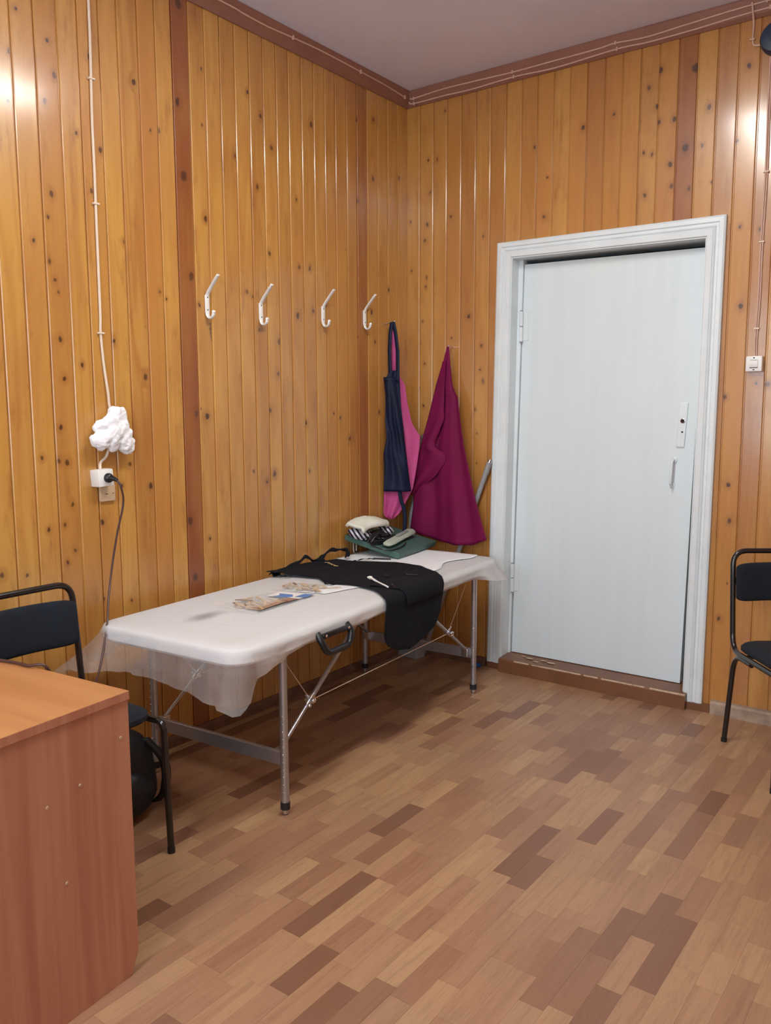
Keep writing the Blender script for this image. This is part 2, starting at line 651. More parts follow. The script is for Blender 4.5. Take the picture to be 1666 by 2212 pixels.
M['paper_sheet'] = mat('white_paper_sheet', srgb(240, 243, 248), 0.7, noise_amt=0.04, noise_scale=12, bump=0.3, bump_scale=18)
M['navy'] = mat('navy_apron_fabric', srgb(16, 27, 54), 0.55, spec=0.25, noise_amt=0.25, noise_scale=14, bump=0.15, bump_scale=300)
M['black_cloth'] = mat('black_apron_fabric', srgb(13, 16, 25), 0.9, spec=0.25, noise_amt=0.2, noise_scale=12, bump=0.2, bump_scale=300)
M['pink'] = mat('pink_fabric', srgb(192, 74, 136), 0.7, noise_amt=0.15, noise_scale=8, bump=0.1, bump_scale=250)
M['magenta'] = mat('magenta_fabric', srgb(118, 10, 68), 0.75, spec=0.25, noise_amt=0.2, noise_scale=8, bump=0.12, bump_scale=250)
M['grey_metal'] = mat('grey_enamel', srgb(150, 152, 156), 0.4, noise_amt=0.06)
M['green'] = mat('green_vinyl_board', srgb(70, 104, 96), 0.5, noise_amt=0.12, noise_scale=18)
M['stripes'] = striped('navy_and_white_stripes', srgb(28, 32, 52), srgb(216, 212, 220))
M['ivory_cloth'] = mat('ivory_cloth', srgb(226, 226, 214), 0.9, noise_amt=0.1, noise_scale=14, bump=0.2, bump_scale=120)
M['pale_plastic'] = mat('pale_grey_green_plastic', srgb(176, 186, 172), 0.4, noise_amt=0.08)
M['chair_metal'] = mat('black_enamelled_tube', srgb(26, 24, 26), 0.22, noise_amt=0.1, coat=0.4)
M['chair_fabric'] = mat('dark_navy_upholstery', srgb(14, 23, 36), 0.95, noise_amt=0.2, noise_scale=40, bump=0.3, bump_scale=500)
M['bag'] = mat('dark_navy_nylon', srgb(13, 18, 30), 0.6, noise_amt=0.2, noise_scale=10, bump=0.3, bump_scale=30)
M['desk_top'] = laminate('desk_top_beech', srgb(182, 130, 84), srgb(166, 112, 70), axis=0, scale=20)
M['desk_side'] = laminate('desk_side_beech', srgb(184, 130, 103), srgb(168, 110, 85), axis=2, scale=22, rough=0.45)
M['chip'] = mat('pale_wood_chip', srgb(206, 180, 140), 0.7, noise_amt=0.35, noise_scale=60)
M['chip_dark'] = mat('brown_wood_chip', srgb(142, 104, 80), 0.7, noise_amt=0.3, noise_scale=60)
M['bag_clear'] = clear_plastic('clear_polythene', 0.80)
M['blue_print'] = mat('blue_print', srgb(92, 140, 206), 0.4, noise_amt=0.3, noise_scale=30)
M['brown_print'] = mat('brown_print', srgb(176, 142, 122), 0.5, noise_amt=0.4, noise_scale=50)
M['gold'] = mat('gold_thread', srgb(206, 186, 130), 0.4, metal=0.4, noise_amt=0.2)
M['dark_blue'] = mat('dark_blue_plastic', srgb(34, 52, 76), 0.45, noise_amt=0.1)
M['blue_bit'] = mat('bright_blue_plastic', srgb(36, 98, 170), 0.4, noise_amt=0.1)
M['dark_hole'] = mat('dark_recess', srgb(22, 20, 22), 0.8, noise_amt=0.1)
M['lamp_body'] = mat('white_lamp_body', srgb(230, 230, 230), 0.5, noise_amt=0.03)
M['diffuser'] = emit('lit_diffuser', (1.0, 0.975, 0.92, 1), LAMP_POWER)
M['glass'] = clear_plastic('window_glass', 0.94)

# ------------------------------------------------------------------ setting: panelled walls
# board joints measured along the two walls (metres from the corner)
JOINT_LEFT = [-2.340, -2.253, -2.164, -2.081, -1.991, -1.910, -1.816, -1.733, -1.651, -1.564, -1.479, -1.394, -1.309,
              -1.222, -1.137, -1.052, -0.970, -0.881, -0.794, -0.711, -0.630, -0.541, -0.458, -0.373, -0.282, -0.190,
              -0.098, 0.008]
while JOINT_LEFT[0] > RY + 0.05:
    JOINT_LEFT.insert(0, JOINT_LEFT[0] - 0.087)
JOINT_LEFT[0] = RY
JOINT_BACK = [-0.008, 0.084, 0.172, 0.259, 0.350, 0.440, 0.528, 0.618, 0.707, 0.793, 0.881, 0.967, 1.056, 1.145, 1.231,
              1.318, 1.404, 1.492, 1.576, 1.662, 1.750, 1.837, 1.922]
while JOINT_BACK[-1] < RX - 0.05:
    JOINT_BACK.append(JOINT_BACK[-1] + 0.087)
JOINT_BACK[-1] = RX
# visible knots (distance along the wall, height, size)
KL = [(-1.488, 1.800, 3), (-1.486, 1.782, 5), (-1.484, 1.764, 5), (-1.483, 1.747, 4), (-1.483, 1.732, 3),
      (-2.313, 2.780, 4), (-2.343, 2.635, 5), (-2.202, 2.718, 4), (-2.223, 2.513, 5), (-2.179, 2.609, 5), (-2.033, 2.716, 5),
      (-2.360, 2.474, 4), (-2.100, 2.433, 4), (-1.840, 2.684, 6), (-1.627, 2.672, 8), (-1.606, 2.389, 11), (-1.606, 3.051, 10),
      (-1.584, 1.989, 9), (-1.496, 2.835, 3), (-1.500, 2.615, 3), (-1.229, 2.819, 5), (-1.152, 2.739, 5), (-1.087, 2.619, 6),
      (-1.185, 2.431, 5), (-1.314, 2.531, 5), (-1.493, 2.239, 6), (-1.113, 2.149, 6), (-0.809, 2.790, 7), (-0.315, 2.939, 5),
      (-0.317, 2.642, 6), (-0.456, 2.907, 4), (-0.450, 2.504, 5), (-0.924, 2.426, 4), (-0.912, 2.113, 4), (-2.215, 2.201, 5),
      (-2.234, 2.120, 4), (-2.295, 2.027, 4), (-1.913, 2.079, 5), (-1.767, 2.524, 3), (-1.722, 2.536, 3), (-1.999, 2.397, 5),
      (-2.049, 2.243, 4), (-2.235, 1.967, 4), (-2.218, 1.901, 4), (-2.206, 1.862, 3), (-2.210, 1.692, 5), (-2.200, 1.553, 5),
      (-2.225, 1.374, 5), (-2.304, 1.265, 4), (-2.238, 1.251, 5), (-2.204, 1.244, 5), (-1.979, 1.699, 5), (-1.751, 1.908, 4),
      (-1.719, 1.883, 3), (-1.836, 1.565, 7), (-1.578, 1.419, 7), (-1.518, 1.405, 7), (-1.633, 0.961, 9), (-1.931, 1.221, 5),
      (-1.832, 1.127, 6), (-1.972, 1.138, 4), (-2.122, 1.604, 4), (-2.341, 1.523, 3), (-1.546, 1.877, 4), (-1.060, 1.751, 7),
      (-1.071, 1.600, 6), (-1.129, 1.428, 6), (-1.110, 1.127, 7), (-0.533, 1.276, 6), (-1.191, 1.796, 5), (-0.927, 1.884, 7),
      (-0.835, 2.116, 5), (-0.812, 1.914, 5), (-0.179, 2.082, 5), (-0.336, 1.948, 6), (-1.261, 1.959, 4), (-1.227, 1.942, 4),
      (-1.244, 1.149, 4), (-1.161, 1.096, 5), (-0.664, 1.409, 3), (-0.612, 1.389, 4), (-0.308, 1.795, 4), (-0.274, 1.415, 5),
      (-0.854, 1.126, 4), (-0.879, 1.367, 5), (-1.615, 0.711, 8), (-1.524, 0.872, 4), (-2.297, 1.002, 4), (-2.192, 1.084, 5),
      (-2.227, 1.014, 4), (-2.190, 0.913, 4), (-2.226, 0.869, 4), (-2.068, 1.005, 5), (-2.386, 0.848, 4), (-2.481, 0.864, 5),
      (-1.947, 0.674, 4), (-2.074, 0.702, 3), (-0.080, 2.696, 5)]
KB = [(0.249, 3.019, 3), (0.140, 2.785, 3), (0.197, 2.780, 4), (0.155, 2.610, 4), (0.135, 2.445, 5), (0.119, 2.360, 4),
      (0.022, 2.472, 4), (0.288, 2.467, 4), (1.040, 2.786, 6), (1.193, 2.815, 4), (1.360, 2.900, 5), (1.409, 2.967, 6),
      (1.567, 2.937, 11), (1.534, 2.602, 10), (1.400, 2.807, 5), (1.413, 2.739, 5), (1.483, 2.738, 6), (1.342, 2.613, 4),
      (1.382, 2.602, 4), (1.468, 2.541, 6), (1.478, 2.445, 6), (1.558, 2.421, 5), (1.633, 2.757, 6), (1.610, 2.599, 4),
      (1.758, 2.595, 4), (1.793, 2.895, 5), (1.862, 2.559, 10), (0.782, 2.739, 4), (0.857, 2.582, 3), (0.843, 2.393, 5),
      (1.356, 2.424, 5), (1.655, 2.436, 3), (1.787, 2.226, 4), (1.872, 2.202, 4), (1.807, 1.881, 6), (1.939, 1.537, 6),
      (1.889, 1.542, 4), (1.758, 1.482, 5), (1.802, 0.918, 6), (1.790, 1.084, 5), (1.777, 0.455, 5), (0.491, 2.340, 3),
      (0.404, 1.928, 6), (0.105, 1.921, 3), (0.296, 1.817, 3), (0.086, 1.804, 3), (0.118, 1.684, 4), (0.487, 1.768, 5),
      (0.480, 1.640, 3), (0.498, 1.578, 4), (0.112, 1.447, 4), (0.450, 1.429, 4), (0.463, 1.300, 3), (0.465, 1.135, 3),
      (-0.013, 2.037, 4), (0.029, 2.205, 4), (0.132, 2.158, 4), (0.126, 2.108, 4)]

BOARD_W = 0.0870


def board_mesh(name, m):
    b = MB()
    w = BOARD_W
    prof = [(0.0, 0.012), (0.0, 0.0065), (0.0040, 0.0065), (0.0052, 0.0024), (0.0082, 0.0), (w - 0.0036, 0.0), (w - 0.0008, 0.0018), (w, 0.0040), (w, 0.012)]
    v = [(x, y, 0.0) for x, y in prof] + [(x, y, 1.0) for x, y in prof]
    n = len(prof)
    f = [(i, i + 1, i + 1 + n, i + n) for i in range(n - 1)] + [tuple(range(n - 1, -1, -1)), tuple(range(n, 2 * n))]
    b.add(v, f)
    o = b.obj(name, m)
    me = o.data
    bpy.data.objects.remove(o)
    return me


PINE = pine('lacquered_pine')
BOARD = board_mesh('panel_board', PINE)
MITRE = bpy.data.meshes


def panel_board(parent, u0, u1, z0, z1, left, kn, tone, red, figure):
    me = BOARD
    mine = [(k[0], k[1], k[2] * 0.0017) for k in kn if u0 <= k[0] < u1 and z0 <= k[1] < z1]
    if mine:
        me = BOARD.copy()
        me.materials.clear()
        me.materials.append(pine('lacquered_pine_knotty', mine))
    o = bpy.data.objects.new('panel_board', me)
    col.objects.link(o)
    o.scale = ((u1 - u0) / BOARD_W, 1.0, z1 - z0)
    tilt = random.gauss(0, 0.006)
    push = abs(random.gauss(0, 0.0007))
    if left:
        o.location = (push, u0, z0)
        o.rotation_euler = (0, 0, math.radians(90) + tilt)
    else:
        o.location = (u0, -push, z0)
        o.rotation_euler = (0, 0, tilt)
    o['tone'] = tone
    o['red'] = red
    o['figure'] = figure
    o.parent = parent
    return o


wl = struct(MB().box((-0.062, RY / 2, HC / 2), (0.10, -RY, HC)).obj('wall_left', M['backing']))
# the door opening is left free in the back wall
DX0, DX1, DZ = 0.585, 1.700, 2.245
wb = MB()
wb.box((DX0 / 2 - 0.05, 0.102, HC / 2), (DX0 + 0.1, 0.18, HC))
wb.box(((DX1 + RX) / 2, 0.102, HC / 2), (RX - DX1, 0.18, HC))
wb.box(((DX0 + DX1) / 2, 0.102, (DZ + HC) / 2), (DX1 - DX0, 0.18, HC - DZ))
wb = struct(wb.obj('wall_back', M['backing']))
CZ = 3.078   # lower edge of the cornice
rnd = random.Random(5)
for u0, u1 in zip(JOINT_LEFT, JOINT_LEFT[1:]):
    mid = (u0 + u1) / 2
    tone, red, fg = max(0.0, min(0.6, rnd.gauss(0.08, 0.24))), max(0.0, rnd.gauss(-0.05, 0.12)), rnd.random() * 0.5
    if -1.651 < mid < -1.564:
        tone, red, fg = 0.3, 0.85, 0.6          # the dark red board
    if -0.458 < mid < -0.373:
        tone, red, fg = 0.35, 0.55, 1.2
    if -1.910 < mid < -1.816:
        tone, red, fg = 0.05, 0.12, 1.0
    panel_board(wl, u0, u1, 0.0, CZ + 0.01, True, KL, tone, red, fg)
for u0, u1 in zip(JOINT_BACK, JOINT_BACK[1:]):
    mid = (u0 + u1) / 2
    tone, red, fg = max(0.0, min(0.6, rnd.gauss(0.42, 0.24))), max(0.0, rnd.gauss(-0.02, 0.12)), rnd.random() * 0.4
    if 1.492 < mid < 1.576:
        tone, red, fg = 0.4, 0.7, 0.2
    if 0.35 < mid < 0.44:
        red = 0.25
    if 1.05 < mid < 1.14:
        red = 0.25
    z0 = 0.0
    a, b = u0, u1
    if a < DX0 < b:
        panel_board(wb, a, DX0, 0.0, DZ, False, KB, tone, red, fg)
        z0 = DZ
    elif a < DX1 < b:
        panel_board(wb, DX1, b, 0.0, DZ, False, KB, tone, red, fg)
        z0 = DZ
    elif DX0 <= a and b <= DX1:
        z0 = DZ
    panel_board(wb, a, b, z0, CZ + 0.01, False, KB, tone, red, fg)

# walls out of the picture, so that the room is closed
struct(MB().box((RX + 0.06, RY / 2, HC / 2), (0.12, -RY + 0.4, HC)).obj('wall_right', PINE))
wf = MB()
xs = [0.0] + [x for w in WINDOWS for x in w] + [RX]
for a, b in zip(xs[0::2], xs[1::2]):
    wf.box(((a + b) / 2, RY - 0.1, HC / 2), (b - a, 0.2, HC))
for a, b in WINDOWS:
    wf.box(((a + b) / 2, RY - 0.1, WZ0 / 2), (b - a, 0.2, WZ0))
    wf.box(((a + b) / 2, RY - 0.1, (WZ1 + HC) / 2), (b - a, 0.2, HC - WZ1))
struct(wf.obj('wall_front', PINE))
for k, (a, b) in enumerate(WINDOWS):
    w = MB()
    t = 0.07
    zc, xc = (WZ0 + WZ1) / 2, (a + b) / 2
    w.box((a + t / 2, RY - 0.12, zc), (t, 0.07, WZ1 - WZ0)).box((b - t / 2, RY - 0.12, zc), (t, 0.07, WZ1 - WZ0))
    w.box((xc, RY - 0.12, WZ0 + t / 2), (b - a - 2 * t, 0.07, t)).box((xc, RY - 0.12, WZ1 - t / 2), (b - a - 2 * t, 0.07, t))
    w.box((xc, RY - 0.12, zc), (t, 0.06, WZ1 - WZ0 - 2 * t))
    wo = struct(w.obj('window_%d' % (k + 1), M['white_trim']))
    for s in (-1, 1):
        MB().box((xc + s * (b - a) / 4, RY - 0.12, zc), ((b - a) / 2 - 1.5 * t, 0.006, WZ1 - WZ0 - 2 * t)).obj('pane', M['glass'], wo)
    MB().box((xc, RY + 0.06, WZ0 - 0.02), (b - a + 0.1, 0.26, 0.035), bevel=0.006).obj('window_sill', M['white_trim'], wo)

struct(MB().box((RX / 2, RY / 2, HC + 0.05), (RX + 0.3, -RY + 0.5, 0.1)).obj('ceiling', M['ceiling']))


def cornice(name, a, b, axis):
    """painted board set slantwise between wall and ceiling, with a small shadow gap above it"""
    poly = [(0.0, CZ), (0.008, CZ), (0.020, CZ + 0.012), (0.048, HC - 0.008), (0.048, HC - 0.001), (0.0, HC - 0.001)]
    m = MB()
    if axis == 'y':
        m.prism(poly, a, b, lambda p, q, d: (p, d, q))
    else:
        m.prism(poly, a, b, lambda p, q, d: (d, -p, q))
    return struct(m.obj(name, M['cornice']))


cornice('trim_1', RY, 0.0, 'y')
cornice('trim_2', 0.0, RX, 'x')


def skirting(name, a, b, axis, m):
    poly = [(0.001, 0.0), (0.024, 0.0), (0.022, 0.030), (0.010, 0.045), (0.001, 0.045)]
    x = MB()
    if axis == 'y':
        x.prism(poly, a, b, lambda p, q, d: (p, d, q))
    else:
        x.prism(poly, a, b, lambda p, q, d: (d, -p, q))
    return struct(x.obj(name, m))


skirting('baseboard_left', RY, 0.0, 'y', M['baseboard'])
skirting('baseboard_back', 0.025, 0.545, 'x', M['baseboard'])
bo = MB()
bo.prism([(0.001, 0.0), (0.040, 0.0), (0.038, 0.050), (0.030, 0.060), (0.001, 0.060)], 1.765, RX, lambda p, q, d: (d, -p, q))
struct(bo.obj('baseboard_right', M['baseboard_pale']))

# ------------------------------------------------------------------ setting: floor of short parquet-look strips
floor = struct(MB().box((RX / 2, RY / 2, -0.054), (RX + 0.2, -RY + 0.3, 0.1)).obj('floor', M['subfloor']))
strip = MB()
g_ = 0.0025
strip.add([(0, 0, -0.004), (1, 0, -0.004), (1, 1, -0.004), (0, 1, -0.004), (g_, g_ / 3, 0), (1 - g_, g_ / 3, 0), (1 - g_, 1 - g_ / 3, 0), (g_, 1 - g_ / 3, 0)],
          [(4, 5, 6, 7), (0, 1, 5, 4), (1, 2, 6, 5), (2, 3, 7, 6), (3, 0, 4, 7)])
so = strip.obj('parquet_strip', M['parquet'])
STRIP = so.data
bpy.data.objects.remove(so)
SW = 0.0665
rf = random.Random(21)
pieces = []
for i in range(int(RX / SW) + 1):
    x0 = i * SW
    x1 = min(x0 + SW, RX)
    if x1 - x0 < 0.01:
        continue
    y = RY - rf.random() * 0.3
    while y < 0:
        ln = rf.choice([0.16, 0.20, 0.245, 0.245, 0.25, 0.27, 0.36])
        y0, y1 = max(y, RY), min(y + ln, 0.0)
        y += ln
        if y1 - y0 < 0.02:
            continue
        r_ = rf.random()
        if r_ < 0.09:
            tone = rf.uniform(0.02, 0.16)
        elif r_ < 0.30:
            tone = rf.uniform(0.2, 0.35)
        elif r_ < 0.85:
            tone = rf.uniform(0.45, 0.8)
        else:
            tone = rf.uniform(0.85, 1.0)
        d = Vector(((x0 + x1) / 2, (y0 + y1) / 2, 0)) - CAM
        z = d.dot(_f)
        seen = 0.0
        if z > 0.3:
            px, py = FPX * d.dot(_r2) / z, -FPX * d.dot(_u2) / z
            if abs(px) < 870 and abs(py) < 1150:
                seen = (y1 - y0) * 1.45 / z ** 3
        if x0 < 0.95 and y0 < -2.9:
            seen *= 0.05          # behind the desk
        pieces.append((seen, x0, x1, y0, y1, tone))
pieces.sort(key=lambda p: -p[0])
for seen, x0, x1, y0, y1, tone in pieces[:300]:
    o = bpy.data.objects.new('parquet_strip', STRIP)
    col.objects.link(o)
    o.location = (x0, y0, 0)
    o.scale = (x1 - x0, y1 - y0, 1)
    o['tone'] = tone
    o.parent = floor
rest = MB()
tones = []
for seen, x0, x1, y0, y1, tone in pieces[300:]:
    g1, g2 = 0.0004, 0.0004
    rest.add([(x0, y0, -0.004), (x1, y0, -0.004), (x1, y1, -0.004), (x0, y1, -0.004),
              (x0 + g1, y0 + g2, 0), (x1 - g1, y0 + g2, 0), (x1 - g1, y1 - g2, 0), (x0 + g1, y1 - g2, 0)],
             [(4, 5, 6, 7), (0, 1, 5, 4), (1, 2, 6, 5), (2, 3, 7, 6), (3, 0, 4, 7)])
    tones += [tone] * 5
ro = rest.obj('parquet_strips', M['parquet'], floor)
ro['kind'] = 'stuff'
ta = ro.data.attributes.new('tone', 'FLOAT', 'FACE')
ta.data.foreach_set('value', tones)

# ------------------------------------------------------------------ setting: ceiling lamps (above and behind the camera's view)
for k, (lx, ly) in enumerate([(1.50, -1.90), (1.50, -4.40)]):
    lamp = thing('ceiling_lamp', ['white fluorescent ceiling lamp over the middle of the floor',
                                  'white fluorescent ceiling lamp nearer to the windows'][k], 'lamp', (lx, ly, HC - 0.075), 0.0, 'ceiling lamps')
    MB().box((0, 0, 0.044), (0.22, 1.26, 0.060), bevel=0.01).obj('housing', M['lamp_body'], lamp)
    MB().box((0, 0, 0.007), (0.19, 1.20, 0.014), bevel=0.003).obj('diffuser', M['diffuser'], lamp)

# ------------------------------------------------------------------ setting: the white door
door = bpy.data.objects.new('door_1', None)
col.objects.link(door)
door.location = (1.15, 0.0, 0.0)
struct(door)


def dpart(mb, name, m, parent=None, smooth=False):
    """geometry given in world coordinates, parented to the door"""
    o = mb.obj(name, m, parent or door, smooth)
    p = parent or door
    off = Vector((0, 0, 0))
    while p is not None:
        off += p.location
        p = p.parent
    for v in o.data.vertices:
        v.co -= off
    return o


# casing: moulded boards, mitred at the top; the frame leans slightly
OL0, OL1, OR0, OR1 = Vector((0.552, 0.030)), Vector((0.586, 2.290)), Vector((1.721, 0.030)), Vector((1.734, 2.284))
IL0, IL1, IR0, IR1 = Vector((0.640, 0.030)), Vector((0.672, 2.208)), Vector((1.634, 0.030)), Vector((1.652, 2.196))
PROF = [(0.0, 0.0), (0.0, 0.018), (0.10, 0.024), (0.30, 0.026), (0.36, 0.020), (0.48, 0.020), (0.54, 0.027), (0.60, 0.022),
        (0.66, 0.028), (0.95, 0.026), (1.0, 0.020), (1.0, 0.0)]


def casing(o0, o1, i0, i1):
    m = MB()
    v = []
    for a, b in ((o0, i0), (o1, i1)):
        for t, d in PROF:
            p = a.lerp(b, t)
            v.append((p.x, -d, p.y))
    n = len(PROF)
    f = [(i, (i + 1) % n, (i + 1) % n + n, i + n) for i in range(n)] + [tuple(range(n)), tuple(range(2 * n - 1, n - 1, -1))]
    return m.add(v, f)


dpart(casing(OL0, OL1, IL0, IL1), 'casing_board', M['white_trim'])
dpart(casing(OR0, OR1, IR0, IR1), 'casing_board', M['white_trim'])
dpart(casing(OL1, OR1, IL1, IR1), 'casing_board', M['white_trim'])
# reveal (jambs and head) between casing and leaf
YD = 0.070
j = MB()
j.add([(0.644, -0.018, 0.0), (0.676, -0.018, 2.204), (0.676, 0.19, 2.204), (0.644, 0.19, 0.0),
       (0.590, -0.002, 0.0), (0.590, -0.002, 2.24), (0.590, 0.19, 2.24), (0.590, 0.19, 0.0)],
      [(0, 1, 2, 3), (7, 6, 5, 4), (0, 4, 5, 1), (3, 2, 6, 7), (1, 5, 6, 2), (0, 3, 7, 4)])
dpart(j, 'jamb', M['white_trim'])
j = MB()
j.add([(1.630, -0.018, 0.0), (1.648, -0.018, 2.192), (1.648, 0.19, 2.192), (1.630, 0.19, 0.0),
       (1.698, -0.002, 0.0), (1.698, -0.002, 2.24), (1.698, 0.19, 2.24), (1.698, 0.19, 0.0)],
      [(3, 2, 1, 0), (4, 5, 6, 7), (1, 5, 4, 0), (7, 6, 2, 3), (2, 6, 5, 1), (4, 7, 3, 0)])
dpart(j, 'jamb', M['white_trim'])
j = MB()
j.prism([(0.676, 2.204), (1.648, 2.192), (1.70, 2.242), (0.59, 2.242)], -0.018, 0.19, lambda a, b, d: (a, d, b))
dpart(j, 'head_jamb', M['white_trim'])
# stop strip along the hinge side, in front of the leaf's edge
j = MB()
j.prism([(0.642, 0.08), (0.674, 2.203), (0.701, 2.203), (0.656, 0.08)], YD - 0.012, YD + 0.03, lambda a, b, d: (a, d, b))
dpart(j, 'stop_strip', M['white_trim'])
j = MB()
j.prism([(0.60, 0.0), (1.68, 0.0), (1.68, 2.24), (0.60, 2.24)], 0.185, 0.192, lambda a, b, d: (a, d, b))
dpart(j, 'dark_gap', M['dark_hole'])
leaf = MB()
leaf.prism([(0.662, 0.084), (1.590, 0.084), (1.632, 2.166), (0.703, 2.181)], YD, YD + 0.042, lambda a, b, d: (a, d, b))
leaf = dpart(leaf, 'door_leaf', M['door'])
# hinges
for x, z0, z1 in ((0.694, 1.784, 1.940), (0.664, 0.428, 0.584)):
    h = MB()
    zc = (z0 + z1) / 2
    h.tube([(x, YD - 0.012, z0), (x, YD - 0.012, zc - 0.003)], 0.0105, 12)
    h.tube([(x, YD - 0.012, zc + 0.003), (x, YD - 0.012, z1)], 0.0105, 12)
    h.box((x + 0.020, YD - 0.001, zc), (0.034, 0.005, z1 - z0 - 0.01))
    hg = dpart(h, 'hinge', M['white_trim'], leaf, True)
    dpart(MB().tube([(x, YD - 0.012, z0 - 0.006), (x, YD - 0.012, z1 + 0.006)], 0.008, 10), 'hinge_pin', M['grey_metal'], leaf, True)
# lock plate with keyholes
pl = MB()
pl.box((1.552, YD - 0.004, 1.353), (0.040, 0.008, 0.212), rot=(0, 0.055, 0), bevel=0.003)
pl = dpart(pl, 'lock_plate', M['white_trim'], leaf)
k = MB()
k.lathe([(0.012, 0.0), (0.012, 0.003), (0.008, 0.005), (0.004, 0.005)], (1.556, YD - 0.008, 1.372), 16, (math.radians(90), 0, 0))
dpart(k, 'lock_cylinder', M['steel'], leaf, True)
k = MB()
k.lathe([(0.0085, 0.0), (0.0085, 0.004)], (1.556, YD - 0.0095, 1.372), 14, (math.radians(90), 0, 0))
k.lathe([(0.0045, 0.0), (0.0045, 0.0012)], (1.5545, YD - 0.008, 1.319), 14, (math.radians(90), 0, 0))
dpart(k, 'keyhole', M['dark_hole'], leaf)
# bow handle
hd = MB()
hd.tube(fillet([(1.522, YD, 1.185), (1.520, YD - 0.034, 1.183), (1.516, YD - 0.036, 1.065), (1.515, YD, 1.062)], 0.018, 5), 0.006, 10)
for z, x in ((1.185, 1.522), (1.062, 1.515)):
    hd.ball((x, YD - 0.002, z), (0.014, 0.006, 0.018))
dpart(hd, 'bow_handle', M['white_trim'], leaf, True)
# threshold
th = MB()
th.prism([(-0.062, 0.0), (-0.060, 0.066), (-0.052, 0.074), (0.050, 0.080), (0.19, 0.082), (0.19, 0.0)], 0.648, 1.655,
         lambda a, b, d: (d, a, b))
th.prism([(-0.030, 0.0), (-0.030, 0.034), (0.0, 0.034), (0.0, 0.0)], 0.560, 0.648, lambda a, b, d: (d, a, b))
th.prism([(-0.034, 0.0), (-0.034, 0.034), (0.0, 0.034), (0.0, 0.0)], 1.655, 1.762, lambda a, b, d: (d, a, b))
th = dpart(th, 'threshold', M['threshold'])
ch = MB()
rc = random.Random(3)
x = 0.74
while x < 1.64:
    w = rc.uniform(0.05, 0.22)
    ch.box((x + w / 2, -0.0562 + rc.uniform(0.0, 0.002), 0.0706 + rc.uniform(-0.0005, 0.0005)), (w, rc.uniform(0.005, 0.011), 0.005), rot=(math.radians(38), 0, 0), bevel=0.002)
    x += w + rc.uniform(-0.01, 0.03)
for x, y, s in ((0.80, 0.015, 0.05), (0.88, 0.020, 0.04), (0.93, 0.008, 0.05), (0.76, 0.03, 0.03), (0.85, -0.015, 0.03)):
    ch.ball((x, y, 0.0778 + (y + 0.052) * 0.0588), (s / 2, s / 4, 0.0012), seg=9, rings=5)
dpart(ch, 'chipped_edge', M['chipped'], th)

# ------------------------------------------------------------------ massage table
TC = Vector((0.434, -1.208, 0.0))
TR = math.radians(3.95)


def T(x, y, z):
    return TC + Matrix.Rotation(TR, 3, 'Z') @ Vector((x, y, z))


table = thing('massage_table', 'folding massage table with cream padded top on aluminium legs', 'table', TC, TR)
HW, HL, PT, PB = 0.355, 1.0, 0.658, 0.600


def rrect(hw, hl, r, n=8):
    out = []
    for cx, cy, a0 in ((hw - r, hl - r, 0), (-hw + r, hl - r, 90), (-hw + r, -hl + r, 180), (hw - r, -hl + r, 270)):
        for k in range(n + 1):
            a = math.radians(a0 + 90 * k / n)
            out.append((cx + r * math.cos(a), cy + r * math.sin(a)))
    return out


def pad(y0, y1, near):
    """half of the padded top, rounded at the outer corners"""
    m = MB()
    loops = []
    for inset, z in ((0.012, PB), (0.0, PB + 0.012), (0.0, PT - 0.018), (0.006, PT - 0.006), (0.020, PT)):
        lp = []
        pts = rrect(HW - inset, HL - inset, 0.085)
        for x, y in pts:
            yy = max(y0 + inset * 0.6, min(y1 - inset * 0.6, y))
            lp.append((x, yy, z))
        loops.append(lp)
    n = len(loops[0])
    v = [p for lp in loops for p in lp]
    f = [(i * n + k, i * n + (k + 1) % n, (i + 1) * n + (k + 1) % n, (i + 1) * n + k) for i in range(len(loops) - 1) for k in range(n)]
    f += [tuple(range(n - 1, -1, -1)), tuple(range((len(loops) - 1) * n, len(loops) * n))]
    m.add(v, f)
    o = m.obj('pad', M['vinyl'], table, True)
    return o


def clean(o):
    bm = bmesh.new()
    bm.from_mesh(o.data)
    bmesh.ops.remove_doubles(bm, verts=bm.verts[:], dist=1e-5)
    bmesh.ops.recalc_face_normals(bm, faces=bm.faces[:])
    bm.to_mesh(o.data)
    bm.free()
    return o


clean(pad(-HL, -0.002, True))
clean(pad(0.002, HL, False))
# wooden frame under each half
for ya, yb in ((-0.93, -0.01), (0.01, 0.93)):
    m = MB()
    m.box((0.27, (ya + yb) / 2, 0.592), (0.02, yb - ya, 0.017)).box((-0.27, (ya + yb) / 2, 0.592), (0.02, yb - ya, 0.017))
    m.box((0, ya + 0.01, 0.592), (0.52, 0.02, 0.017)).box((0, yb - 0.01, 0.592), (0.52, 0.02, 0.017))
    m.obj('under_frame', M['alu'], table)
for sx in (-1, 1):
    for sy in (-1, 1):
        x, y = 0.330 * sx, 0.750 * sy
        lg = MB().tube([(x, y, 0.040), (x, y, 0.602)], 0.0145, 16).obj('leg', M['alu'], table, True)
        MB().tube([(x, y, 0.020), (x, y, 0.046)], 0.0175, 16).obj('rubber_collar', M['rubber'], lg, True)
        MB().tube([(x, y, 0.003), (x, y, 0.022)], 0.0125, 16).obj('leg_tip', M['steel'], lg, True)
        MB().tube([(x, y, 0.0), (x, y, 0.005)], 0.0115, 16).obj('rubber_foot', M['rubber'], lg, True)
        hb = MB()
        for k in range(11):
            hb.ball((x + (0.0142 if sx > 0 else -0.0142) * 0.3, y - 0.0138, 0.085 + 0.028 * k), (0.0034, 0.002, 0.0034), seg=8, rings=5)
        hb.obj('adjustment_holes', M['steel'], lg, True)['kind'] = 'stuff'
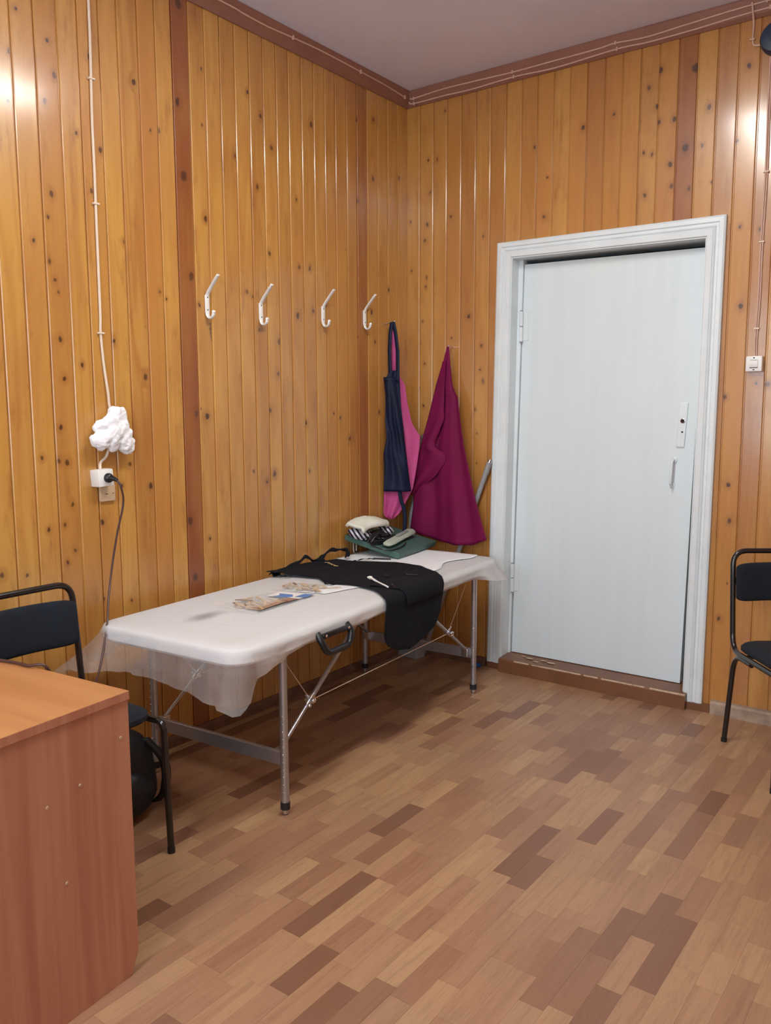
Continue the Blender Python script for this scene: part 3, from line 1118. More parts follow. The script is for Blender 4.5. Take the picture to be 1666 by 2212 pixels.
for sy in (-1, 1):
    y = 0.750 * sy
    c = MB().box((0, y, 0.206), (0.640, 0.016, 0.050), bevel=0.002).obj('crossbar', M['alu'], table)
    for sx in (-1, 1):
        br = MB().box((0.296 * sx, y - 0.022 * sy, 0.214), (0.034, 0.030, 0.040), bevel=0.003)
        br.tube([(0.278 * sx, y - 0.026 * sy, 0.222), (0.314 * sx, y - 0.026 * sy, 0.222)], 0.006, 10)
        br.obj('bracket', M['steel'], table)
    for sx in (-1, 1):
        a, b = Vector((0.296 * sx, 0.728 * sy, 0.228)), Vector((0.285 * sx, 0.215 * sy, 0.586))
        h = a.lerp(b, 0.345)
        MB().tube([a, a.lerp(b, 0.34)], 0.0072, 12).obj('brace', M['alu'], table, True)
        MB().tube([a.lerp(b, 0.35), b], 0.0088, 12).obj('brace', M['alu'], table, True)
        k = MB()
        d = (b - a).normalized()
        k.tube([h - d * 0.022, h + d * 0.022], 0.0125, 12)
        k.tube([h + Vector((-0.017, 0, 0)), h + Vector((0.017, 0, 0))], 0.009, 12)
        k.ball(h + Vector((0.019 * sx, 0, 0.004)), (0.009, 0.012, 0.010))
        k.ball(h + Vector((0.010 * sx, 0.016 * sy, -0.012)), (0.010, 0.008, 0.008))
        k.obj('hinge_knuckle', M['steel'], table, True)
        MB().tube([h + Vector((0, 0, 0.008)), (0.30 * sx, 0.735 * sy, 0.585)], 0.0016, 6).obj('steel_cable', M['pinkwire'], table)
        MB().tube([h + Vector((0, 0, 0.01)), h + (Vector((0.30 * sx, 0.735 * sy, 0.585)) - h) * 0.12], 0.005, 8).obj('cable_ferrule', M['steel'], table)
for sx in (-1, 1):
    h0 = Vector((0.2922 * sx, -0.551, 0.3515))
    h1 = Vector((0.2922 * sx, 0.551, 0.3515))
    MB().tube([h0, h1], 0.0019, 6).obj('steel_cable', M['wire'], table)
# carrying handle on the side that faces the room
hx = HW + 0.022
hp = fillet([(hx - 0.02, -0.585, 0.626), (hx + 0.004, -0.590, 0.600), (hx + 0.012, -0.565, 0.552), (hx + 0.012, -0.425, 0.552),
             (hx + 0.004, -0.398, 0.600), (hx - 0.02, -0.403, 0.626)], 0.03, 6)
hdl = MB().tube(hp, 0.0130, 12).obj('carry_handle', M['black_plastic'], table, True)
MB().box((hx + 0.001, -0.494, 0.617), (0.016, 0.172, 0.020), bevel=0.005).obj('handle_plate', M['black_plastic'], hdl, True)
for y in (-0.565, -0.423):
    MB().ball((hx + 0.0095, y, 0.617), (0.003, 0.006, 0.006), seg=10, rings=6).obj('screw', M['steel'], hdl, True)

# ------------------------------------------------------------------ thin sheet over the table
def sheet():
    m = MB()
    n_c = 10
    base = []
    hw, hl, r = HW + 0.004, HL + 0.004, 0.088
    # perimeter with evenly spread points on the straight runs
    corners = [(hw - r, hl - r, 0), (-hw + r, hl - r, 90), (-hw + r, -hl + r, 180), (hw - r, -hl + r, 270)]
    for q, (cx, cy, a0) in enumerate(corners):
        for k in range(n_c + 1):
            a = math.radians(a0 + 90 * k / n_c)
            base.append((cx + r * math.cos(a), cy + r * math.sin(a), math.cos(a), math.sin(a)))
        nx, ny, na = corners[(q + 1) % 4]
        a = math.radians(a0 + 90)
        p0 = (cx + r * math.cos(a), cy + r * math.sin(a))
        p1 = (nx + r * math.cos(a), ny + r * math.sin(a))
        cnt = 18 if q in (1, 3) is False else 0
        cnt = 50 if q in (1, 3) else 22
        for k in range(1, cnt):
            t = k / cnt
            base.append((p0[0] + (p1[0] - p0[0]) * t, p0[1] + (p1[1] - p0[1]) * t, math.cos(a), math.sin(a)))
    n = len(base)
    loops = []
    zt = PT + 0.004
    for s in (0.25, 0.5, 0.75, 0.9):
        loops.append([(x * s, y * s * (1 if s < 0.9 else 1.04), zt + 0.0015 * mnoise.noise((x * s * 7, y * s * 5, 3.1))) for x, y, _, _ in base])
    loops.append([(x - nx * 0.022, y - ny * 0.022, zt) for x, y, nx, ny in base])
    loops.append([(x - nx * 0.007, y - ny * 0.007, zt - 0.005) for x, y, nx, ny in base])
    loops.append([(x, y, zt - 0.017) for x, y, nx, ny in base])

    def hang(x, y, nx, ny):
        """how far the cover hangs below the top edge, and how much it flares"""
        d = 0.068 + 0.008 * mnoise.noise((x * 4, y * 6, 0.5))       # tucked along the sides
        fl = 0.0
        if y < -0.55 and x > 0:
            t = min(1.0, (-0.55 - y) / 0.40)
            d += 0.050 * t * t
        if ny < -0.02:                                               # the end that faces the room
            t = min(1.0, -ny * 1.25)
            u_ = (x + hw) / (2 * hw)
            e = interp([(0.0, 0.150), (0.10, 0.155), (0.22, 0.140), (0.5, 0.140), (0.8, 0.160), (0.92, 0.175), (0.965, 0.215), (0.99, 0.21), (1.0, 0.13)], u_)
            d = d * (1 - t) + e * t + 0.010 * mnoise.noise((x * 17, 2.2, 0.3)) * t
            fl = 0.05 * t
            if x < 0:
                fl += 0.16 * max(0.0, 1 - abs(u_ - 0.03) / 0.16) * t
            if u_ > 0.9:
                fl += 0.04 * t
        if nx < -0.5 and y < -0.75:
            d += 0.09 * min(1.0, (-0.75 - y) / 0.15)
            fl += 0.05 * min(1.0, (-0.75 - y) / 0.15)
        if ny > 0.02:
            t = min(1.0, ny * 1.25)
            d = d * (1 - t) + 0.085 * t
            fl += 0.03 * t
        if x > 0 and y > 0.72:
            d += 0.028 * min(1.0, (y - 0.72) / 0.15)
            fl += 0.10 * min(1.0, (y - 0.72) / 0.15)
        return d, fl

    H = [hang(*b) for b in base]
    L = 10
    for k in range(1, L + 1):
        t = k / L
        lp = []
        for i, (x, y, nx, ny) in enumerate(base):
            d, fl = H[i]
            z = zt - 0.017 - (d - 0.017) * t
            w = 0.020 * t * min(1.0, d / 0.15) * mnoise.noise((x * 11, y * 11, 1.7 + t * 0.6))
            w += 0.003 * mnoise.noise((x * 30, y * 30, z * 30))
            tuck = 0.0
            if d < 0.082 and t > 0.7:
                tuck = -0.020 * (t - 0.7) / 0.3
            o_ = fl * t ** 1.3 * d / 0.2 * 1.0 + w + tuck + 0.002
            lp.append((x + nx * o_, y + ny * o_, z))
        loops.append(lp)
    v = [p for lp in loops for p in lp]
    f = [tuple(range(n))]
    f += [(i * n + k, i * n + (k + 1) % n, (i + 1) * n + (k + 1) % n, (i + 1) * n + k) for i in range(len(loops) - 1) for k in range(n)]
    m.add(v, f)
    for p in m.v:                                                    # the cover rests against the panelling, not in it
        wx = T(p.x, p.y, p.z).x
        if wx < 0.030:
            p.x += 0.030 - wx
    o = m.obj('couch_cover', M['sheet'], None, 'all', loc=TC, rot=(0, 0, TR))
    # how freely the sheet hangs: 0 where it lies on the white pad, 1 where only one thin layer hangs in the air
    va = o.data.attributes.new('veil', 'FLOAT', 'POINT')
    veil = []
    for li, lp in enumerate(loops):
        for k_, p_ in enumerate(lp):
            free = max(0.0, min(1.0, (H[k_][0] - 0.078) / 0.045))
            dep = max(0.0, min(1.0, (zt - p_[2] - 0.006) / 0.024))
            veil.append(free * free * (3 - 2 * free) * dep)
    va.data.foreach_set('value', veil)
    return o


tag(sheet(), 'thin translucent white non-woven cover draped over the massage table', 'sheet')


def on_table(mb, name, m, smooth=False):
    """geometry given in table coordinates, origin moved to its own base"""
    mb.v = [T(p.x, p.y, p.z) for p in mb.v]
    return mb.obj(name, m, None, smooth, base=True)


ZS = PT + 0.0062     # resting height on top of the cover

# white paper sheet over the far part of the table
rows = []
for i in range(25):
    v_ = i / 24
    r_ = []
    for q in range(21):
        u_ = q / 20
        y = 0.42 + (0.985 - 0.42) * v_
        x = -0.345 + (0.565 + 0.03 * math.sin(v_ * 9)) * u_
        z = ZS + 0.001 + 0.0018 * (1 + mnoise.noise((x * 14, y * 14, 0.2)))
        r_.append((x, y, z))
    rows.append(r_)
tag(on_table(MB().grid(rows, 0.0006), 'paper_sheet', M['paper_sheet'], 'all'), 'bright white paper sheet spread over the far end of the table', 'paper sheet')

# ------------------------------------------------------------------ black apron across the table
EDGE = HW + 0.016
ZA = ZS + 0.0045


def over_edge(v_, y, lift=0.0, out=0.0):
    """v_: distance across from the table's middle line; past the edge it hangs down"""
    rb = 0.030
    s0 = EDGE - rb
    if v_ <= s0:
        return Vector((v_, y, ZA + lift))
    a = (v_ - s0) / rb
    if a < math.pi / 2:
        return Vector((s0 + (rb + lift) * math.sin(a), y, ZA - rb + (rb + lift) * math.cos(a)))
    return Vector((EDGE + lift + out, y, ZA - rb - (v_ - s0 - rb * math.pi / 2)))


ap = thing('apron', 'black apron with small gold emblem lying across the table and hanging over its edge', 'apron', T(0.0, 0.25, ZS), TR)


def ap_part(mb, name, m, parent=None, smooth='all'):
    o = mb.obj(name, m, None, smooth)
    for v in o.data.vertices:
        v.co -= Vector((0.0, 0.25, ZS))
    o.parent = parent or ap
    return o


# near and far outline as functions of the distance across
near = [(-0.350, -0.045), (-0.300, -0.035), (-0.267, 0.010), (-0.19, 0.030), (-0.111, 0.045), (-0.05, 0.000), (0.009, -0.022), (0.085, 0.004),
        (0.170, -0.006), (0.245, -0.035), (0.300, -0.080), (0.352, -0.130), (0.42, -0.150), (0.50, -0.158), (0.535, -0.150), (0.565, -0.122),
        (0.590, -0.062), (0.604, 0.02)]
far = [(-0.350, 0.02), (-0.33, 0.16), (-0.30, 0.30), (-0.27, 0.41), (-0.22, 0.455), (-0.1, 0.52), (-0.009, 0.555), (0.149, 0.530),
       (0.288, 0.436), (0.37, 0.350), (0.42, 0.337), (0.50, 0.300), (0.555, 0.250), (0.590, 0.165), (0.604, 0.08)]
rows = []
NV, NU = 64, 40
for i in range(NV + 1):
    v_ = -0.345 + (0.604 + 0.345) * i / NV
    a, b = interp(near, v_), interp(far, v_)
    r_ = []
    for q in range(NU + 1):
        y = a + (b - a) * q / NU
        lift = 0.0025 * (1 + mnoise.noise((v_ * 9, y * 9, 0.0))) + 0.004 * max(0, mnoise.noise((v_ * 5, y * 16, 4.0)))
        if v_ < -0.18:
            lift += (-0.18 - v_) * 0.10 * (1.2 + mnoise.noise((v_ * 12, y * 11, 8.0)))
        out = 0.006 * (1 + math.sin(y * 22 + v_ * 3)) * max(0.0, min(1.0, (v_ - 0.42) / 0.15))
        r_.append(over_edge(v_, y, lift, out))
    rows.append(r_)
ap_part(MB().grid(rows, 0.0022), 'apron_body', M['black_cloth'])
# rumpled bib corners and neck strap by the wall
for pts, w, h in (([(-0.335, -0.02, 0.012), (-0.338, 0.08, 0.020), (-0.340, 0.17, 0.034), (-0.342, 0.25, 0.052), (-0.330, 0.30, 0.030), (-0.31, 0.36, 0.022)], 0.030, 0.5),
                  ([(-0.33, 0.33, 0.022), (-0.338, 0.42, 0.050), (-0.335, 0.50, 0.056), (-0.30, 0.545, 0.045), (-0.27, 0.50, 0.020)], 0.026, 0.6)):
    sp = spline([(x, y, ZA + z) for x, y, z in pts], 8)
    rows = []
    for i, p in enumerate(sp):
        rows.append([p + Vector((w * (k / 4 - 0.5), 0.004 * math.sin(i * 0.7), -abs(k / 4 - 0.5) * 0.02 + 0.006 * math.sin(i * 0.5 + k))) for k in range(5)])
    ap_part(MB().grid(rows, 0.0025), 'neck_strap', M['black_cloth'])
# side ties
for pts in ([(-0.30, 0.00, 0.006), (-0.285, -0.015, 0.006), (-0.262, -0.012, 0.005), (-0.24, 0.008, 0.006)],
            [(-0.02, -0.03, 0.006), (0.005, -0.048, 0.004), (0.02, -0.03, 0.005), (0.03, -0.004, 0.006)],
            [(-0.20, 0.462, 0.006), (-0.19, 0.50, 0.008), (-0.165, 0.545, 0.009), (-0.145, 0.560, 0.006)]):
    sp = spline([(x, y, ZA + z) for x, y, z in pts], 6)
    rows = [[p + Vector((0.007 * (k - 1), 0, 0.002 * math.sin(i))) for k in range(3)] for i, p in enumerate(sp)]
    ap_part(MB().grid(rows, 0.0015), 'side_tie', M['black_cloth'])
# pocket across the lower half
rows = []
for i in range(21):
    v_ = 0.19 + 0.225 * i / 20
    r_ = []
    for q in range(17):
        y = 0.010 + 0.31 * q / 16 - (0.06 * (1 - i / 20)) * (q / 16)
        r_.append(over_edge(v_, y, 0.009 + 0.004 * math.sin(i / 20 * math.pi) * math.sin(q / 16 * math.pi), 0.002))
    rows.append(r_)
ap_part(MB().grid(rows, 0.002), 'pocket', M['black_cloth'])
# gold emblem: a short row of stitched strokes
g = MB()
for k, (dx, dy, l, a) in enumerate([(0, 0, 0.022, 0.5), (0.012, 0.004, 0.016, -0.4), (0.020, -0.004, 0.020, 0.2), (0.034, -0.006, 0.014, 0.9),
                                    (0.044, -0.010, 0.018, 0.1), (0.058, -0.012, 0.012, -0.3), (0.066, -0.014, 0.022, 0.3)]):
    x, y = -0.250 + dx, 0.300 + dy
    lift = (-0.18 - x) * 0.10 * 1.3 if x < -0.18 else 0.0
    g.box((x, y, ZA + 0.0105 + max(0, lift)), (l, 0.006, 0.002), rot=(0, 0, a), bevel=0.0006)
ap_part(g, 'gold_emblem', M['gold'])

# things lying on the apron
s = MB()
sp = spline([(0.112, 0.134, ZA + 0.012), (0.128, 0.124, ZA + 0.013), (0.16, 0.100, ZA + 0.012), (0.22, 0.056, ZA + 0.012), (0.288, 0.008, ZA + 0.013)], 6)
s.tube(sp, [0.0085 if i < 6 else (0.0055 if i < 14 else 0.0042) for i in range(len(sp))], 10)
s.ball((0.110, 0.136, ZA + 0.0125), (0.013, 0.011, 0.006))
o = on_table(s, 'plastic_spatula', M['white_plastic'], True)
tag(o, 'small white plastic spatula lying on the black apron', 'spatula')
for pts, lab in (([(0.150, 0.205, 0.011), (0.165, 0.20, 0.012), (0.185, 0.19, 0.012)], 'short black hair clip at the upper edge of the apron pocket'),
                 ([(0.215, 0.275, 0.012), (0.245, 0.285, 0.0125), (0.275, 0.29, 0.0125)], 'black hair clip on the apron pocket farther from the spatula'),
                 ([(0.295, 0.030, 0.016), (0.315, 0.015, 0.016), (0.330, -0.005, 0.013)], 'black hair clip at the thin end of the white spatula')):
    c = MB().tube([(x, y, ZA + z + 0.002) for x, y, z in pts], 0.0032, 8)
    c.ball((pts[0][0], pts[0][1], ZA + pts[0][2] + 0.004), (0.006, 0.005, 0.004), seg=10, rings=6)
    tag(on_table(c, 'hair_clip', M['black_plastic'], True), lab, 'hair clip', 'hair clips on the apron')
c = MB().tube([(-0.165, 0.585, ZS + 0.007), (-0.12, 0.60, ZS + 0.007), (-0.075, 0.612, ZS + 0.008)], [0.004, 0.005, 0.003], 8)
tag(on_table(c, 'pen', M['black_plastic'], True), 'black pen on the white paper between apron and green board', 'pen')

# ------------------------------------------------------------------ clear bags of wood chips
def packet(cs, label, blue, seed):
    """cs: four corners in table coordinates (x, y), in order"""
    rp = random.Random(seed)
    c = sum((Vector(p) for p in cs), Vector((0, 0))) / 4
    root = thing('chip_bag', label, 'bag', T(c.x, c.y, ZS), TR, 'clear bags of wood chips')

    def P(u_, w_, z):
        a = Vector(cs[0]).lerp(Vector(cs[1]), u_)
        b = Vector(cs[3]).lerp(Vector(cs[2]), u_)
        q = a.lerp(b, w_) - c
        return Vector((q.x, q.y, z))
    low = [[P(i / 12, k / 12, 0.001) for i in range(13)] for k in range(13)]
    top = [[P(i / 12, k / 12, 0.0022 + 0.015 * (math.sin(math.pi * min(1, i / 12)) * math.sin(math.pi * min(1, k / 9 if k < 9 else 1))) ** 0.6 +
              0.002 * mnoise.noise((i * 0.7, k * 0.7, seed))) for i in range(13)] for k in range(13)]
    m = MB()
    m.grid(low)
    m.grid(top)
    m.obj('film', M['bag_clear'], root, 'all')
    for k in range(34):
        u_, w_ = rp.uniform(0.14, 0.86), rp.uniform(0.08, 0.60)
        a = rp.gauss(math.radians(75), 0.5)
        l = rp.uniform(0.03, 0.075)
        MB().box((0, 0, 0), (rp.uniform(0.006, 0.012), l, 0.003), bevel=0.0006).obj(
            'wood_chip', M['chip'] if rp.random() < 0.72 else M['chip_dark'], root, loc=P(u_, w_, 0.003 + rp.random() * 0.009),
            rot=(rp.gauss(0, 0.06), rp.gauss(0, 0.1), a))
    if blue:
        q = MB().grid([[P(0.30 + 0.66 * i / 6, 0.72 + 0.26 * k / 4, 0.0055) for i in range(7)] for k in range(5)], 0.0006)
        q.obj('white_label', M['white_plastic'], root)
        q = MB().grid([[P(0.42 + 0.28 * i / 6 + 0.06 * math.sin(k), 0.72 + 0.17 * k / 4, 0.0066) for i in range(7)] for k in range(5)], 0.0006)
        q.obj('blue_print', M['blue_print'], root)
        q = MB().grid([[P(0.80 + 0.19 * i / 4, 0.80 + 0.18 * k / 4, 0.0066) for i in range(5)] for k in range(5)], 0.0006)
        q.obj('blue_print', M['blue_print'], root)
        q = MB().grid([[P(0.72 + 0.26 * i / 4, 0.10 + 0.62 * k / 6, 0.0072 + 0.004 * math.sin(k / 6 * 3.1)) for i in range(5)] for k in range(7)], 0.0006)
        q.obj('brown_print', M['brown_print'], root)
    else:
        q = MB().grid([[P(0.55 + 0.44 * i / 6, 0.03 + 0.94 * k / 6, 0.0016) for i in range(7)] for k in range(7)], 0.0006)
        q.obj('paper_slip', M['paper_sheet'], root)
    return root


packet([(-0.150, -0.575), (0.070, -0.600), (0.080, -0.225), (-0.145, -0.275)], 'clear bag of wood chips with blue and white print', True, 4)
packet([(-0.165, -0.235), (0.095, -0.185), (0.150, 0.015), (-0.175, -0.050)], 'clear bag of wood chips on white paper beside the black apron', False, 9)

# ------------------------------------------------------------------ green board with things on it
BA = Vector((-0.055, 0.655, 0.700))                       # near right top corner, table coordinates
BE1 = Vector((-0.975, 0.0, 0.222)).normalized()           # towards the wall, rising
BE2 = Vector((0.0, 1.0, 0.0))
BN = BE2.cross(BE1)
if BN.z < 0:
    BN = -BN
_rot = Matrix.Rotation(math.radians(3), 3, BN)
BE1, BE2 = _rot @ BE1, _rot @ BE2


def Bd(a, b, h):
    p = BA + BE1 * a + BE2 * b + BN * h
    return T(p.x, p.y, p.z)


def on_board(mb, name, m, smooth=False):
    mb.v = [Bd(p.x, p.y, p.z) for p in mb.v]
    return mb.obj(name, m, None, smooth, base=True)


c0 = Bd(0.15, 0.20, -0.03)
board = thing('vinyl_board', 'thick green vinyl board propped at a slant on the far end of the table', 'board', (c0.x, c0.y, ZS))
b_ = MB().box((0.157, 0.205, -0.015), (0.335, 0.430, 0.030), bevel=0.004)
b_.v = [Bd(p.x, p.y, p.z) - board.location for p in b_.v]
b_.obj('panel', M['green'], board)
for b0 in (0.020, 0.34):
    b_ = MB()
    p0, p1 = Bd(0.285, b0, -0.030), Bd(0.285, b0 + 0.03, -0.030)
    q0, q1 = Vector((p0.x, p0.y, ZS + 0.0105)), Vector((p1.x, p1.y, ZS + 0.0105))
    b_.tube(fillet([p0, q0, q1, p1], 0.012, 5), 0.005, 10)
    b_.v = [p - board.location for p in b_.v]
    b_.obj('chrome_bracket', M['steel'], board, True)


def blob(c, s, amp, seed, seg=26, rings=16, freq=3.0, flat=0.0):
    """soft crumpled bundle (a, b, h)"""
    m = MB().ball((0, 0, 0), (1, 1, 1), seg=seg, rings=rings)
    out = []
    for p in m.v:
        k = 1 + amp * mnoise.noise((p.x * freq + seed, p.y * freq, p.z * freq)) + amp * 0.5 * mnoise.noise((p.x * freq * 2.3 + seed, p.y * freq * 2.3, p.z * freq * 2.3))
        q = Vector((p.x * s[0] * k, p.y * s[1] * k, p.z * s[2] * k))
        q.z = max(q.z, -s[2] * 0.8)
        out.append(q + Vector(c))
    m.v = out
    return m


o = on_board(blob((0.250, 0.005, 0.028), (0.058, 0.062, 0.029), 0.28, 2.0), 'striped_garment', M['stripes'], 'all')
tag(o, 'crumpled navy and white striped garment under the ivory cloth', 'garment')
o = on_board(blob((0.205, 0.200, 0.030), (0.042, 0.050, 0.024), 0.28, 5.0), 'striped_garment', M['stripes'], 'all')
tag(o, 'striped garment end poking out beside the black pouch', 'garment')
rows = []
for i in range(27):
    t_ = i / 26
    b = -0.055 + 0.275 * t_
    r_ = []
    for q in range(15):
        u_ = q / 14
        a = 0.185 + 0.125 * u_ + 0.01 * math.sin(t_ * 7)
        hump = 0.082 + 0.028 * math.sin(min(1, t_ * 1.15) ** 1.4 * math.pi) * (0.6 + 0.4 * math.sin(u_ * math.pi))
        e = min(1.0, u_ / 0.16) * min(1.0, (1 - u_) / 0.1)
        hump -= 0.020 * (1 - e) ** 2
        r_.append((a, b, hump + 0.005 * mnoise.noise((a * 30, b * 22, 1.0))))
    rows.append(r_)
o = on_board(MB().grid(rows, 0.016), 'folded_cloth', M['ivory_cloth'], 'all')
tag(o, 'folded ivory cloth on top of the striped garment', 'cloth')
pouch = blob((0.180, 0.095, 0.026), (0.044, 0.050, 0.026), 0.30, 9.0)
o = on_board(pouch, 'black_pouch', M['black_plastic'], True)
tag(o, 'small crumpled black pouch beside the striped garment', 'pouch')
cb = MB()
for k in range(4):
    sp = [(0.145 + 0.008 * k, -0.030, 0.006 + 0.006 * k), (0.124, 0.03, 0.008 + 0.006 * k), (0.134, 0.12 + 0.02 * k, 0.010 + 0.007 * k),
          (0.170, 0.155 + 0.02 * k, 0.012), (0.150 + 0.008 * k, 0.03, 0.052), (0.150 + 0.008 * k, -0.035, 0.008)]
    if k == 0:
        sp += [(0.095, -0.055, 0.006), (0.045, -0.035, 0.005), (0.034, 0.04, 0.005), (0.040, 0.12, 0.005), (0.062, 0.19, 0.005)]
    cb.tube(spline(sp, 8), 0.0038, 8)
tag(on_board(cb, 'coiled_cable', M['black_plastic'], True), 'coiled black cable round the pale device on the green board', 'cable')
d0, d1 = Vector((0.078, -0.005, 0.0)), Vector((0.118, 0.355, 0.0))
dv = thing('hand_device', 'long pale grey-green hand device lying on the green board', 'device', Bd(0.09, 0.17, 0.0))


def dev_part(mb, name, m, smooth=True):
    mb.v = [Bd(p.x, p.y, p.z) - dv.location for p in mb.v]
    return mb.obj(name, m, dv, smooth)


ang = math.atan2(-(d1.x - d0.x), d1.y - d0.y)
R2 = Matrix.Rotation(ang, 3, 'Z')
mid = (d0 + d1) / 2
prof = [(-0.18, 0.016, 0.006), (-0.165, 0.024, 0.011), (-0.12, 0.028, 0.014), (0.0, 0.026, 0.015), (0.10, 0.027, 0.016), (0.15, 0.030, 0.018), (0.175, 0.026, 0.014), (0.182, 0.018, 0.008)]
m = MB()
rows = []
for y, w, h in prof:
    rows.append([mid + R2 @ Vector((w * math.cos(a), y, 0)) + Vector((0, 0, 0.020 + 0.010 * (y + 0.18) / 0.36 + h * math.sin(a))) for a in [2 * math.pi * k / 14 for k in range(15)]])
m.grid(rows)
m.add(rows[0][:-1], [tuple(range(14))])
m.add(rows[-1][:-1], [tuple(range(14))])
clean(dev_part(m, 'body', M['pale_plastic']))
m = MB().box(mid + R2 @ Vector((0.018, 0.02, 0.006)), (0.050, 0.27, 0.011), rot=(0, 0, ang), bevel=0.003)
dev_part(m, 'lower_plate', M['black_plastic'])
m = MB().box(mid + R2 @ Vector((0.0, 0.03, 0.0445)), (0.020, 0.14, 0.006), rot=(0, 0, ang), bevel=0.002)
dev_part(m, 'slider', M['grey_metal'])

# ------------------------------------------------------------------ clothes hanging in the corner
CO, CD, CN = Vector((0.100, -0.170, 0)), Vector((0.8, 0.6, 0)), Vector((0.6, -0.8, 0))


def hang_rows(left, right, z_top, z_bot, nrow, ncol, base, D, N, O, fold, zb=None):
    """left/right: tables (height -> position across); fold(q, t) -> outward offset"""
    L_, R_ = sorted(left), sorted(right)
    rows = []
    for i in range(nrow + 1):
        t = i / nrow
        z0 = z_top + (z_bot - z_top) * t
        l, r = interp(L_, z0), interp(R_, z0)
        row = []
        for q in range(ncol + 1):
            s = l + (r - l) * q / ncol
            z = z0 if zb is None else z_top + (zb(s) - z_top) * t
            row.append(O + D * s + N * (base + fold(q / ncol, t)) + Vector((0, 0, z)))
        rows.append(row)
    return rows


HP = CO + CD * -0.066
navy = thing('hanging_apron', 'dark navy apron hanging by its neck loop in the corner', 'apron', (HP.x, HP.y, 0.975))


def sub(mb, root, name, m, smooth='all'):
    mb.v = [p - root.location for p in mb.v]
    return mb.obj(name, m, root, smooth)


nl = [(1.605, -0.116), (1.517, -0.106), (1.466, -0.104), (1.364, -0.109), (1.299, -0.102), (1.261, -0.102), (1.183, -0.117), (1.132, -0.113), (0.975, -0.119)]
nr = [(1.61, -0.031), (1.516, -0.026), (1.389, -0.016), (1.26, -0.003), (1.131, 0.012), (0.975, 0.033)]
rows = hang_rows(nl, nr, 1.605, 0.975, 46, 28, 0.032, CD, CN, CO,
                 lambda q, t: 0.012 * math.sin(q * 7.0 + t * 2.5) * (0.3 + 0.7 * t) + 0.006 * math.sin(q * 15 - t * 9) * math.sin(t * 3.1) + 0.022 * math.sin(q * 3.1))
sub(MB().grid(rows, 0.003), navy, 'apron_body', M['navy'])
for edge in ([(1.90, -0.070), (1.844, -0.079), (1.744, -0.083), (1.62, -0.080), (1.58, -0.078)], [(1.90, -0.062), (1.844, -0.050), (1.744, -0.038), (1.62, -0.038), (1.58, -0.040)]):
    rows = []
    for z, s in [(a, b) for a, b in edge]:
        rows.append([CO + CD * (s + 0.009 * (k - 1)) + CN * (0.030 + 0.004 * k + (1.9 - z) * 0.05) + Vector((0, 0, z)) for k in range(3)])
    rows = [[a[k].lerp(b[k], j / 6) for k in range(3)] for a, b in zip(rows, rows[1:]) for j in range(6)] + [rows[-1]]
    sub(MB().grid(rows, 0.003), navy, 'neck_strap', M['navy'])
rows = hang_rows([(1.64, -0.080), (1.58, -0.112)], [(1.64, -0.034), (1.58, -0.030)], 1.64, 1.585, 6, 10, 0.046, CD, CN, CO, lambda q, t: 0.006 * math.sin(q * 8))
sub(MB().grid(rows, 0.003), navy, 'gathered_bib', M['navy'])
sp = spline([CO + CD * s + CN * 0.050 + Vector((0, 0, z)) for s, z in ((-0.032, 0.99), (-0.022, 0.93), (-0.004, 0.87), (0.0, 0.81), (-0.004, 0.745))], 8)
sub(MB().grid([[p + CD * (0.011 * (k - 1)) for k in range(3)] for p in sp], 0.002), navy, 'apron_tie', M['navy'])

pink = thing('hanging_robe', 'bright pink garment hanging behind the navy apron', 'garment', (HP.x, HP.y, 0.82))
plf = [(1.62, -0.085), (1.2, -0.095), (0.99, -0.116), (0.839, -0.120), (0.822, -0.105), (0.815, -0.085)]
prt = [(1.62, -0.034), (1.567, 0.0), (1.465, 0.015), (1.35, 0.041), (1.281, 0.087), (1.221, 0.083), (1.105, 0.067), (0.988, 0.046), (0.891, -0.004), (0.844, -0.032), (0.815, -0.069)]
rows = hang_rows(plf, prt, 1.62, 0.815, 50, 26, 0.012, CD, CN, CO,
                 lambda q, t: 0.008 * math.sin(q * 11 + t * 2) * (0.3 + 0.7 * t) - 0.012 * max(0, q - 0.6) * (1 - t))
sub(MB().grid(rows, 0.003), pink, 'garment_body', M['pink'])
rows = [[CO + CD * (-0.060 + 0.012 * (k - 1)) + CN * (0.020 + 0.002 * k) + Vector((0, 0, z)) for k in range(3)] for z in (1.885, 1.82, 1.75, 1.68, 1.60)]
sub(MB().grid(rows, 0.003), pink, 'neck_strap', M['pink'])
nail = MB().tube([(0.0, 0, 0), (0.070, 0.0, 0.012)], 0.004, 8)
nail.ball((0.071, 0, 0.012), (0.006, 0.006, 0.006), seg=10, rings=6)
tag(nail.obj('wall_nail', M['steel'], None, True, loc=(0.0, -0.225, 1.893)), 'steel nail holding the navy apron by the corner', 'nail')

